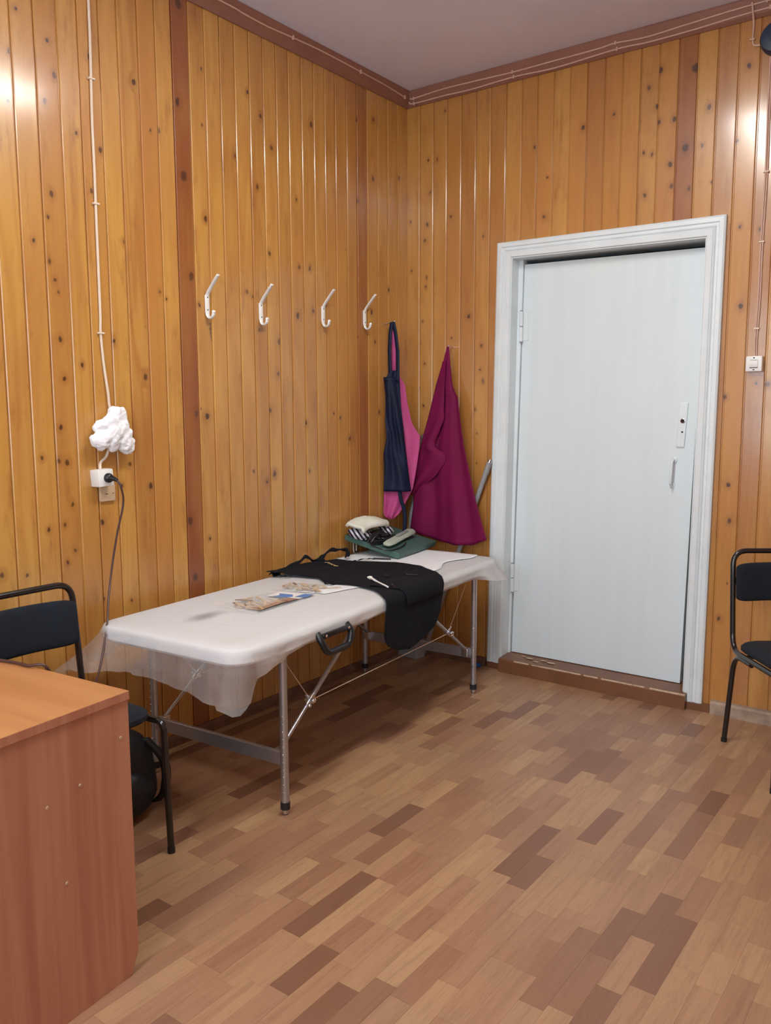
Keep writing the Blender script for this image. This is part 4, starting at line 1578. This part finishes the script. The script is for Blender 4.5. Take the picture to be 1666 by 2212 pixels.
MO, MD, MN = Vector((0, -0.034, 0)), Vector((1, 0, 0)), Vector((0, -1, 0))
mag = thing('hanging_cape', 'magenta cape hanging from one point beside the door', 'cape', (0.32, -0.06, 0.69))
ml = [(1.777, 0.304), (1.72, 0.287), (1.666, 0.277), (1.566, 0.245), (1.465, 0.221), (1.375, 0.197), (1.258, 0.160), (1.127, 0.128), (0.993, 0.100), (0.86, 0.103), (0.70, 0.080)]
mr = [(1.777, 0.311), (1.689, 0.322), (1.564, 0.341), (1.527, 0.359), (1.501, 0.377), (1.376, 0.399), (1.239, 0.427), (1.114, 0.463), (0.939, 0.508), (0.70, 0.577)]
mb_ = [(0.08, 0.746), (0.24, 0.695), (0.378, 0.682), (0.482, 0.687), (0.577, 0.726)]
rows = hang_rows(ml, mr, 1.777, 0.70, 60, 44, 0.014, MD, MN, MO,
                 lambda q, t: 0.016 * t * math.sin(q * 12 + 0.6 * t) + 0.006 * t * math.sin(q * 25 + t * 4) + 0.032 * min(1.0, t * 1.6), lambda s: interp(mb_, s))
sub(MB().grid(rows, 0.003), mag, 'cape_body', M['magenta'])
fl = [(1.69, 0.305), (1.5, 0.302), (1.414, 0.303), (1.376, 0.307), (1.312, 0.277), (1.247, 0.246), (1.214, 0.250), (1.190, 0.312), (1.159, 0.323), (1.133, 0.314), (1.059, 0.254), (0.991, 0.160), (0.945, 0.112)]
rows = hang_rows([(a, b - 0.002) for a, b in ml], fl, 1.69, 0.946, 60, 20, 0.030, MD, MN, MO,
                 lambda q, t: 0.030 * min(1.0, t * 1.1 + 0.13) + 0.010 * math.sin(q * 7 + t * 5) * t + 0.012 * math.sin(q * 3.1) * min(1, t * 3) - 0.014 * (1 - q) * 0.6)
sub(MB().grid(rows, 0.003), mag, 'folded_flap', M['magenta'])
nail = MB().tube([(0, 0, 0), (0, -0.046, 0.004)], 0.003, 8)
nail.ball((0, -0.047, 0.004), (0.006, 0.006, 0.006), seg=10, rings=6)
tag(nail.obj('wall_nail', M['steel'], None, True, loc=(0.307, 0.0, 1.768)), 'steel nail at the top of the magenta cape', 'nail')

# ------------------------------------------------------------------ grey stand and leaning tube behind the clothes
st = thing('floor_scale', 'grey enamelled column on a box foot standing in the corner', 'stand', (0.095, -0.095, 0.0))


st_base = MB().box((0.085, -0.095, 0.055), (0.165, 0.080, 0.110), rot=(0, 0, math.radians(-8)), bevel=0.004)
sub(st_base, st, 'foot_box', M['grey_metal'], False)
cpts = [Vector((0.060, -0.060, 0.10)), Vector((0.070, -0.058, 0.75)), Vector((0.104, -0.056, 0.966)), Vector((0.140, -0.054, 1.166)), Vector((0.152, -0.054, 1.270))]
cm = MB()
rows = []
for p in spline(cpts, 8):
    rows.append([p + Vector((0.022 * math.cos(a), 0.010 * math.sin(a), 0)) for a in [2 * math.pi * k / 12 for k in range(13)]])
cm.grid(rows)
cm.add(rows[-1][:-1], [tuple(range(12))])
clean(sub(cm, st, 'column', M['grey_metal'], True))
sub(MB().ball((0.152, -0.054, 1.268), (0.024, 0.013, 0.022)), st, 'column_cap', M['alu'], True)

tb = thing('leaning_tube', 'grey metal tube with a capped end leaning beside the door casing', 'tube', (0.150, -0.050, 0.0))
pa, pb = Vector((0.150, -0.055, 0.012)), Vector((0.571, -0.034, 1.160))
sub(MB().tube([pa, pa.lerp(pb, 0.93)], 0.0135, 14), tb, 'tube_body', M['grey_metal'], True)
sub(MB().tube([pa.lerp(pb, 0.93), pa.lerp(pb, 0.985)], 0.0155, 14), tb, 'end_sleeve', M['grey_metal'], True)
sub(MB().tube([pa.lerp(pb, 0.985), pb], [0.012, 0.010], 14), tb, 'end_cap', M['steel'], True)
sub(MB().tube([pa + Vector((-0.004, 0, -0.012)), pa + Vector((0.002, 0, 0.004))], 0.0155, 14), tb, 'rubber_foot', M['rubber'], True)
m = MB().box((0, 0, 0.008), (0.050, 0.022, 0.016), rot=(0, 0, -0.35), bevel=0.004)
m.tube([(0.02, -0.008, 0.008), (0.034, -0.013, 0.007)], 0.005, 8)
tag(m.obj('plastic_scrap', M['blue_bit'], None, True, loc=(0.500, -0.040, 0.0)), 'small bright blue plastic bit on the floor by the door casing', 'plastic bit')

# ------------------------------------------------------------------ coat hooks
def coat_hook():
    root = bpy.data.objects.new('coat_hook', None)
    col.objects.link(root)
    w = 0.0115
    # back plate, upper arm and lower hook as one bent strip
    path = fillet([(0.0085, 0, -0.040), (0.0085, 0, 0.036)], 0.01)
    plate = MB().box((0.0055, 0, 0.0), (0.009, 2 * w, 0.078), bevel=0.004)
    plate.obj('back_plate', M['white_plastic'], root, True)

    def strip(pts, name, wid):
        sp = spline(pts, 7)
        m = MB()
        n = len(sp)
        rows = []
        for i, p in enumerate(sp):
            d = (sp[min(i + 1, n - 1)] - sp[max(i - 1, 0)]).normalized()
            nn = Vector((-d.z, 0, d.x))
            ww = wid(i / (n - 1))
            th_ = 0.0042
            rows.append([p + Vector((0, ww * math.cos(a), 0)) + nn * (th_ * math.sin(a)) for a in [2 * math.pi * k / 12 for k in range(13)]])
        m.grid(rows)
        m.add(rows[0][:-1], [tuple(range(12))])
        m.add(rows[-1][:-1], [tuple(range(12))])
        clean(m.obj(name, M['white_plastic'], root, True))
    strip([(0.006, 0, 0.030), (0.016, 0, 0.048), (0.050, 0, 0.084), (0.080, 0, 0.115)], 'upper_arm', lambda t: 0.011 if t < 0.9 else 0.009)
    strip([(0.006, 0, -0.034), (0.008, 0, -0.048), (0.018, 0, -0.060), (0.032, 0, -0.060), (0.042, 0, -0.050), (0.045, 0, -0.038)], 'lower_hook', lambda t: 0.011 - 0.002 * t)
    MB().ball((0.045, 0, -0.036), (0.0075, 0.0085, 0.0075)).obj('hook_tip', M['white_plastic'], root, True)
    for z in (0.026, -0.026):
        MB().ball((0.0098, 0, z), (0.0015, 0.0032, 0.0032), seg=10, rings=6).obj('screw', M['dark_hole'], root, True)
    return root


def copy_tree(o, parent=None):
    c = o.copy()
    col.objects.link(c)
    c.parent = parent
    for chd in list(o.children):
        copy_tree(chd, c)
    return c


proto = coat_hook()
HOOKS = [(-1.506, 1.884, 'white coat hook nearest the dark red board, first of four'),
         (-1.183, 1.880, 'second white coat hook counting from the hanging cable'),
         (-0.745, 1.904, 'third white coat hook counting from the hanging cable'),
         (-0.405, 1.915, 'white coat hook nearest the hanging navy apron, last of four')]
kids = list(proto.children)
for k, (y, z, lab) in enumerate(HOOKS):
    o = proto if k == 0 else proto.copy()
    if k:
        col.objects.link(o)
        for chd in kids:
            c = chd.copy()
            col.objects.link(c)
            c.parent = o
    o.location = (0.0, y, z)
    tag(o, lab, 'coat hook', 'white coat hooks on the panelled wall')

# ------------------------------------------------------------------ wires, cotton wool and sockets on the left wall
WX = 0.007
w1 = [(HC - 0.08, -2.028), (2.91, -2.030), (2.752, -2.031), (2.51, -2.037), (2.33, -2.037), (2.198, -2.038), (1.997, -2.039), (1.793, -2.040), (1.725, -2.042),
      (1.604, -2.034), (1.499, -2.025), (1.455, -2.022), (1.41, -2.008)]
wr = thing('wall_cable', 'ivory cable running down the panelled wall into the cotton wool', 'cable', (0.0, -2.03, 1.41))
sub(MB().tube(spline([(WX + (0.006 if z < 1.5 else 0), y, z) for z, y in w1], 5), 0.0050, 8), wr, 'cable', M['wire'], True)
for z, y in ((2.639, -2.034), (2.198, -2.038), (1.725, -2.042)):
    m = MB().box((0.008, y, z), (0.014, 0.024, 0.007), bevel=0.002)
    m.ball((0.012, y + 0.011, z), (0.004, 0.004, 0.004), seg=8, rings=5)
    sub(m, wr, 'cable_clip', M['wire'], False)
m = MB().tube(spline([(0.02, -2.034, 1.30), (0.014, -2.040, 1.272), (0.010, -2.048, 1.254), (0.010, -2.071, 1.235), (0.016, -2.077, 1.205)], 6), 0.0052, 8)
tag(m.obj('socket_cable', M['wire'], None, True, base=True), 'short ivory cable between the cotton wool and the white socket', 'cable')

lumps = [(-2.021, 1.422, .030), (-1.998, 1.420, .028), (-2.041, 1.390, .034), (-2.078, 1.374, .028), (-2.104, 1.366, .016), (-2.100, 1.322, .030),
         (-2.085, 1.308, .026), (-2.075, 1.338, .034), (-2.031, 1.356, .040), (-1.996, 1.372, .032), (-1.982, 1.344, .030), (-2.037, 1.300, .024),
         (-2.040, 1.325, .034), (-1.985, 1.306, .034), (-1.968, 1.290, .026), (-1.997, 1.325, .034), (-1.960, 1.310, .022), (-2.115, 1.330, .018)]
cw = MB()
for k, (y, z, r) in enumerate(lumps):
    m = MB().ball((0, 0, 0), (1, 1, 1), seg=20, rings=14)
    cw.add([Vector((0.034 + r * 0.4 + p.x * r * 0.95, y + p.y * r, z + p.z * r)) for p in m.v], m.f)
o = cw.obj('cotton_wool', M['cotton'], None, 'all', base=True)
rm = o.modifiers.new('remesh', 'REMESH')
rm.mode = 'VOXEL'
rm.voxel_size = 0.0035
rm.use_smooth_shade = True
sm = o.modifiers.new('smooth', 'SMOOTH')
sm.iterations = 14
tx = bpy.data.textures.new('cotton_clumps', 'CLOUDS')
tx.noise_scale = 0.030
tx.noise_depth = 3
dp = o.modifiers.new('displace', 'DISPLACE')
dp.texture = tx
dp.strength = 0.020
dp.texture_coords = 'LOCAL'
tag(o, 'fluffy white wad of cotton wool stuck on the cable', 'cotton wool')

sk = thing('wall_socket', 'white box socket with a black plug, below the cotton wool', 'socket', (0.0, -2.080, 1.145))
sub(MB().box((0.0285, -2.080, 1.180), (0.055, 0.066, 0.064), rot=(math.radians(4), 0, 0), bevel=0.004), sk, 'box', M['white_plastic'], True)
sub(MB().lathe([(0.021, 0.0), (0.021, 0.002), (0.019, 0.002)], (0.0552, -2.074, 1.180), 24, (0, math.radians(90), 0)), sk, 'socket_well', M['white_plastic'], True)
pg = thing('power_plug', 'black power plug with brown cord in the white socket', 'plug', (0.057, -2.074, 1.178))
sub(MB().lathe([(0.0185, 0.0), (0.0185, 0.008), (0.015, 0.016), (0.010, 0.020)], (0.0572, -2.074, 1.180), 22, (0, math.radians(90), 0)), pg, 'plug_face', M['black_plastic'], True)
sub(MB().tube([(0.072, -2.074, 1.180), (0.088, -2.071, 1.178), (0.104, -2.066, 1.172)], [0.011, 0.009, 0.006], 12), pg, 'plug_grip', M['black_plastic'], True)
cpath = [(0.102, -2.067, 1.173), (0.114, -2.060, 1.150), (0.112, -2.050, 1.085), (0.106, -2.078, 0.975), (0.110, -2.112, 0.845), (0.150, -2.160, 0.745),
         (0.200, -2.205, 0.672), (0.245, -2.255, 0.598), (0.305, -2.325, 0.520), (0.40, -2.43, 0.495), (0.53, -2.57, 0.500), (0.66, -2.70, 0.560), (0.745, -2.755, 0.690), (0.755, -2.790, 0.757), (0.715, -2.812, 0.7555), (0.66, -2.818, 0.7555), (0.60, -2.832, 0.7555), (0.53, -2.855, 0.7555), (0.42, -2.880, 0.7555)]
sub(MB().tube(spline(cpath, 8), 0.0042, 8), pg, 'cord', M['brown_cord'], True)
pt = thing('socket_plate', 'old beige socket plate partly covered by the white socket', 'socket', (0.0, -2.045, 1.085))
sub(MB().box((0.0075, -2.046, 1.118), (0.013, 0.068, 0.066), bevel=0.004), pt, 'plate', M['beige_plastic'], True)
m = MB()
m.tube([(0.0142, -2.060, 1.113), (0.0142, -2.052, 1.115), (0.0142, -2.047, 1.112)], 0.0012, 6)
m.tube([(0.0142, -2.027, 1.114), (0.0142, -2.020, 1.116)], 0.0012, 6)
sub(m, pt, 'scratch_marks', M['dark_hole'], False)

# ------------------------------------------------------------------ cables along the cornice
def corn(z):
    """distance from the wall of the cornice face at height z"""
    return interp([(CZ, 0.008), (CZ + 0.012, 0.020), (HC - 0.008, 0.048)], z)


cl = thing('cornice_cable', 'single pale cable clipped along the cornice above the left wall', 'cable', (0.03, -0.6, 3.10))
pts = [(-3.2, 3.120), (-2.4, 3.116), (-1.429, 3.121), (-1.285, 3.118), (-1.133, 3.116), (-0.971, 3.122), (-0.77, 3.127), (-0.47, 3.125), (-0.249, 3.122), (-0.075, 3.114)]
sub(MB().tube(spline([(corn(z) + 0.003, y, z) for y, z in pts], 6), 0.0036, 8), cl, 'cable', M['pinkwire'], True)
for y, z in ((-0.971, 3.122), (-0.47, 3.125), (-0.075, 3.114), (-1.55, 3.120)):
    sub(MB().box((corn(z) + 0.004, y, z), (0.010, 0.008, 0.020), bevel=0.002), cl, 'cable_clip', M['pinkwire'], False)
for kk, (pts, lab, clips) in enumerate((
        ([(0.045, 3.116), (0.067, 3.112), (0.258, 3.119), (0.429, 3.117), (0.669, 3.112), (0.874, 3.113), (1.112, 3.114), (1.206, 3.118), (1.355, 3.110), (1.555, 3.117), (1.864, 3.124), (2.6, 3.12), (3.4, 3.122)],
         'upper of two pale cables on the cornice over the door', (0.067, 0.669, 1.206, 1.864)),
        ([(0.030, 3.100), (0.061, 3.090), (0.255, 3.090), (0.427, 3.087), (0.672, 3.092), (0.897, 3.086), (1.21, 3.095), (1.354, 3.090), (1.561, 3.092), (1.875, 3.100), (2.6, 3.095), (3.4, 3.096)],
         'lower of two pale cables on the cornice over the door', (0.061, 0.672, 1.21, 1.875)))):
    cb_ = thing('cornice_cable', lab, 'cable', (1.0, -0.03, 3.09))
    sub(MB().tube(spline([(x, -corn(z) - 0.003, z) for x, z in pts], 6), 0.0036, 8), cb_, 'cable', M['pinkwire'], True)
    for x in clips:
        z = interp(pts, x)
        sub(MB().box((x, -corn(z) - 0.004, z), (0.008, 0.010, 0.018), bevel=0.002), cb_, 'cable_clip', M['pinkwire'], False)

# ------------------------------------------------------------------ switch, cables and round box on the right
sw = thing('light_switch', 'square white light switch on the panelling right of the door', 'switch', (1.882, 0.0, 1.592))
sub(MB().box((1.882, -0.017, 1.626), (0.068, 0.034, 0.068), bevel=0.005), sw, 'box', M['white_plastic'], True)
rk = sub(MB().box((1.882, -0.0355, 1.626), (0.036, 0.006, 0.030), rot=(math.radians(8), 0, 0), bevel=0.002), sw, 'rocker', M['white_plastic'], True)
m = MB().box((1.882, -0.0345, 1.609), (0.034, 0.0016, 0.0026)).box((1.882, -0.0345, 1.6425), (0.030, 0.0016, 0.0012))
for z in (1.652, 1.600):
    m.ball((1.882, -0.0345, z), (0.0045, 0.001, 0.0025), seg=8, rings=5)
sub(m, sw, 'gap_lines', M['dark_hole'], False)
rbox = thing('round_box', 'dark blue round box high on the wall at the right edge', 'junction box', (1.905, 0.0, 2.975))
sub(MB().lathe([(0.066, 0.0), (0.066, 0.030), (0.058, 0.044), (0.030, 0.050), (0.004, 0.051)], (1.905, 0.0, 2.975), 32, (math.radians(90), 0, 0)), rbox, 'housing', M['dark_blue'], True)
sub(MB().lathe([(0.024, 0.0), (0.022, 0.004), (0.006, 0.005)], (1.905, -0.050, 2.975), 20, (math.radians(90), 0, 0)), rbox, 'centre_cap', M['dark_blue'], True)
sc = thing('switch_cable', 'pair of pale cables running down to the light switch', 'cable', (1.882, 0.0, 1.66))
wv = [(2.910, 1.884), (2.708, 1.884), (2.442, 1.887), (2.154, 1.883), (1.918, 1.884), (1.759, 1.880), (1.655, 1.881)]
for dx in (-0.004, 0.004):
    sub(MB().tube(spline([(x + dx, -0.006, z) for z, x in wv], 6), 0.0034, 8), sc, 'cable', M['pinkwire'], True)
for z, x in ((2.442, 1.887), (2.150, 1.883), (1.780, 1.881)):
    sub(MB().box((x, -0.007, z), (0.024, 0.012, 0.007), bevel=0.002), sc, 'cable_clip', M['wire'], False)
dc = thing('drop_cable', 'short pale cable dropping from the cornice to the dark blue box', 'cable', (1.806, 0.0, 2.96))
sub(MB().tube(spline([(1.806, -0.050, 3.13), (1.807, -0.030, 3.095), (1.807, -0.009, 3.05), (1.805, -0.007, 3.00), (1.812, -0.007, 2.972), (1.842, -0.008, 2.966)], 6), 0.0042, 8), dc, 'cable', M['pinkwire'], True)
sub(MB().box((1.804, -0.008, 2.996), (0.022, 0.012, 0.007), bevel=0.002), dc, 'cable_clip', M['pinkwire'], False)

# ------------------------------------------------------------------ chairs
def rounded_pad(w, d, t, r, dome, curve=0.0, axis='z'):
    """soft pad centred on the origin in its own plane"""
    m = MB()
    loops = []
    for inset, h in ((0.010, 0.0), (0.0, t * 0.25), (0.0, t * 0.65), (0.010, t * 0.92), (0.035, t + dome * 0.5)):
        loops.append([(x, y, h) for x, y in rrect(w / 2 - inset, d / 2 - inset, max(0.01, r - inset), 6)])
    n = len(loops[0])
    v = [p for lp in loops for p in lp] + [(0, 0, 0), (0, 0, t + dome)]
    f = [(i * n + k, i * n + (k + 1) % n, (i + 1) * n + (k + 1) % n, (i + 1) * n + k) for i in range(len(loops) - 1) for k in range(n)]
    f += [((k + 1) % n, k, len(v) - 2) for k in range(n)]
    f += [((len(loops) - 1) * n + k, (len(loops) - 1) * n + (k + 1) % n, len(v) - 1) for k in range(n)]
    m.add(v, f)
    return m


def make_chair(label, loc, rz, group):
    root = thing('office_chair', label, 'chair', loc, rz, group)
    W_, rt = 0.200, 0.0112
    mt = M['chair_metal']
    # seat rails and back hoop: one bent tube
    path = [(0.200, -W_, 0.440), (-0.205, -W_, 0.420), (-0.250, -W_, 0.838), (-0.250, W_, 0.838), (-0.205, W_, 0.420), (0.200, W_, 0.440)]
    P_ = [Vector(p) for p in path]
    out = fillet([P_[0], P_[1], P_[2].lerp(P_[1], 0.3)], 0.075, 8)[:-1] + fillet([P_[2].lerp(P_[1], 0.3), P_[2], P_[3], P_[3].lerp(P_[4], 0.3)], 0.075, 8) + \
        fillet([P_[3].lerp(P_[4], 0.3), P_[4], P_[5]], 0.075, 8)[1:]
    MB().tube(out, rt, 12).obj('back_frame', mt, root, True)
    for s in (-1, 1):
        front = fillet([(0.242, s * W_, 0.004), (0.226, s * W_, 0.441), (0.150, s * W_, 0.4375)], 0.055, 8)
        lg = MB().tube(front, rt, 12).obj('leg', mt, root, True)
        MB().tube([(0.2422, s * W_, 0.0), (0.2415, s * W_, 0.018)], rt + 0.0015, 12).obj('rubber_foot', M['rubber'], lg, True)
        rear = fillet([(-0.250, s * W_, 0.004), (-0.190, s * (W_ - 0.004), 0.405), (-0.02, s * (W_ - 0.006), 0.412)], 0.075, 8)
        lg = MB().tube(rear, rt, 12).obj('leg', mt, root, True)
        MB().tube([(-0.2505, s * W_, 0.0), (-0.248, s * W_, 0.018)], rt + 0.0015, 12).obj('rubber_foot', M['rubber'], lg, True)
    MB().tube([(0.12, -W_ + 0.01, 0.425), (0.12, W_ - 0.01, 0.425)], 0.008, 10).obj('cross_tube', mt, root, True)
    MB().tube([(-0.12, -W_ + 0.01, 0.415), (-0.12, W_ - 0.01, 0.415)], 0.008, 10).obj('cross_tube', mt, root, True)
    st_ = rounded_pad(0.415, 0.40, 0.034, 0.09, 0.012)
    st_.v = [Vector((p.x * 1.0 + 0.005, p.y * 0.985, 0.440 + 0.045 * p.x + p.z)) for p in st_.v]
    st_.obj('seat', M['chair_fabric'], root, True)
    bk = MB()
    rows = []
    NB = 28
    for i in range(NB + 1):
        y = 0.194 * math.sin((i / NB - 0.5) * math.pi)
        e = max(0.0, 1 - abs(y / 0.196) ** 9) ** 0.5               # rounded ends
        cx_ = -0.215 - 0.034 * math.cos(y / 0.19 * math.pi / 2)
        row = []
        for k in range(25):
            a = 2 * math.pi * k / 24
            hz = math.copysign(abs(math.sin(a)) ** 0.45, math.sin(a)) * 0.080 * (0.72 + 0.28 * e)
            dx = math.copysign(abs(math.cos(a)) ** 0.6, math.cos(a)) * 0.018 * max(0.15, e)
            row.append(Vector((cx_ - hz * 0.105 + dx, y, 0.708 + hz)))
        rows.append(row)
    bk.grid(rows)
    bk.add(rows[0][:-1], [tuple(range(24))])
    bk.add(rows[-1][:-1], [tuple(range(24))])
    clean(bk.obj('backrest', M['chair_fabric'], root, True))
    for s in (-1, 1):
        MB().box((-0.234, s * 0.190, 0.712), (0.012, 0.022, 0.030), bevel=0.003).obj('back_bracket', mt, root)
    return root


make_chair('black tube chair with dark upholstery standing between desk and massage table', (0.450, -2.545, 0.0), 0.0, 'black tube chairs')
make_chair('black tube chair with dark upholstery right of the door', (2.215, -0.430, 0.0), math.radians(-55.1), 'black tube chairs')

# ------------------------------------------------------------------ bag on the floor under the chair
bg = thing('backpack', 'dark navy backpack on the floor under the chair by the desk', 'backpack', (0.335, -2.310, 0.0))
m = MB().ball((0, 0, 0), (1, 1, 1), seg=28, rings=18)
vv = []
for p in m.v:
    sgn = lambda a, e: math.copysign(abs(a) ** e, a)
    q = Vector((sgn(p.x, 0.6) * 0.105, sgn(p.y, 0.62) * 0.155, sgn(p.z, 0.62) * 0.155 + 0.157))
    k = 1 + 0.05 * mnoise.noise((q.x * 14, q.y * 14, q.z * 14))
    q = Vector((q.x * k * (1.1 - 0.25 * q.z / 0.3), q.y * k * (1.06 - 0.2 * q.z / 0.3), max(0.0, q.z)))
    vv.append(q)
m.v = vv
m.obj('body', M['bag'], bg, 'all')
pk = blob((0.095, 0.0, 0.10), (0.045, 0.10, 0.085), 0.10, 3.0)
pk.obj('front_pocket', M['bag'], bg, 'all')
sp = spline([(0.02, -0.04, 0.300), (0.03, -0.03, 0.335), (0.03, 0.03, 0.335), (0.02, 0.04, 0.300)], 8)
MB().tube(sp, 0.008, 8).obj('grab_handle', M['bag'], bg, True)
sp = spline([(0.06, 0.10, 0.275), (0.12, 0.135, 0.19), (0.11, 0.14, 0.08), (0.07, 0.13, 0.03)], 8)
MB().grid([[p + Vector((0, 0.0, 0)) + Vector((0.008, 0.014, 0)) * (k - 1) for k in range(3)] for p in sp], 0.006).obj('shoulder_strap', M['bag'], bg, 'all')

# ------------------------------------------------------------------ desk
DR = math.radians(5.0)
dk = thing('desk', 'beech laminate desk with a plain full height panel, cut by the left edge', 'desk', (1.088, -2.768, 0.0), DR)
DWd, DLn = 0.70, 1.25
m = MB().box((-DWd / 2, -DLn / 2, 0.739), (DWd, DLn, 0.022), bevel=0.0015)
dt = m.obj('desk_top', M['desk_top'], dk)
MB().box((0.0004, -DLn / 2, 0.739), (0.0008, DLn - 0.002, 0.0205)).obj('edge_band', M['desk_side'], dt)
m = MB()
m.prism([(-0.003, 0.727), (-0.003, 0.060), (-0.026, 0.006), (-0.040, 0.0), (-DLn + 0.003, 0.0), (-DLn + 0.003, 0.727)], -0.020, -0.003, lambda a, b, d: (d, a, b))
sp_ = m.obj('side_panel', M['desk_side'], dk)
m = MB()
m.box((-DWd / 2 - 0.01, -0.035, 0.40), (DWd - 0.026, 0.016, 0.653))
m.obj('end_panel', M['desk_side'], dk)
m = MB()
m.box((-DWd / 2 - 0.01, -DLn + 0.035, 0.40), (DWd - 0.026, 0.016, 0.653))
m.obj('end_panel', M['desk_side'], dk)
for y, z in ((-0.155, 0.565), (-0.245, 0.548), (-0.205, 0.345), (-0.030, 0.638)):
    MB().lathe([(0.0042, 0.0), (0.0036, 0.0012), (0.001, 0.0014)], (-0.003, y, z), 12, (0, math.radians(90), 0)).obj('screw_cap', M['chipped'], sp_, True)
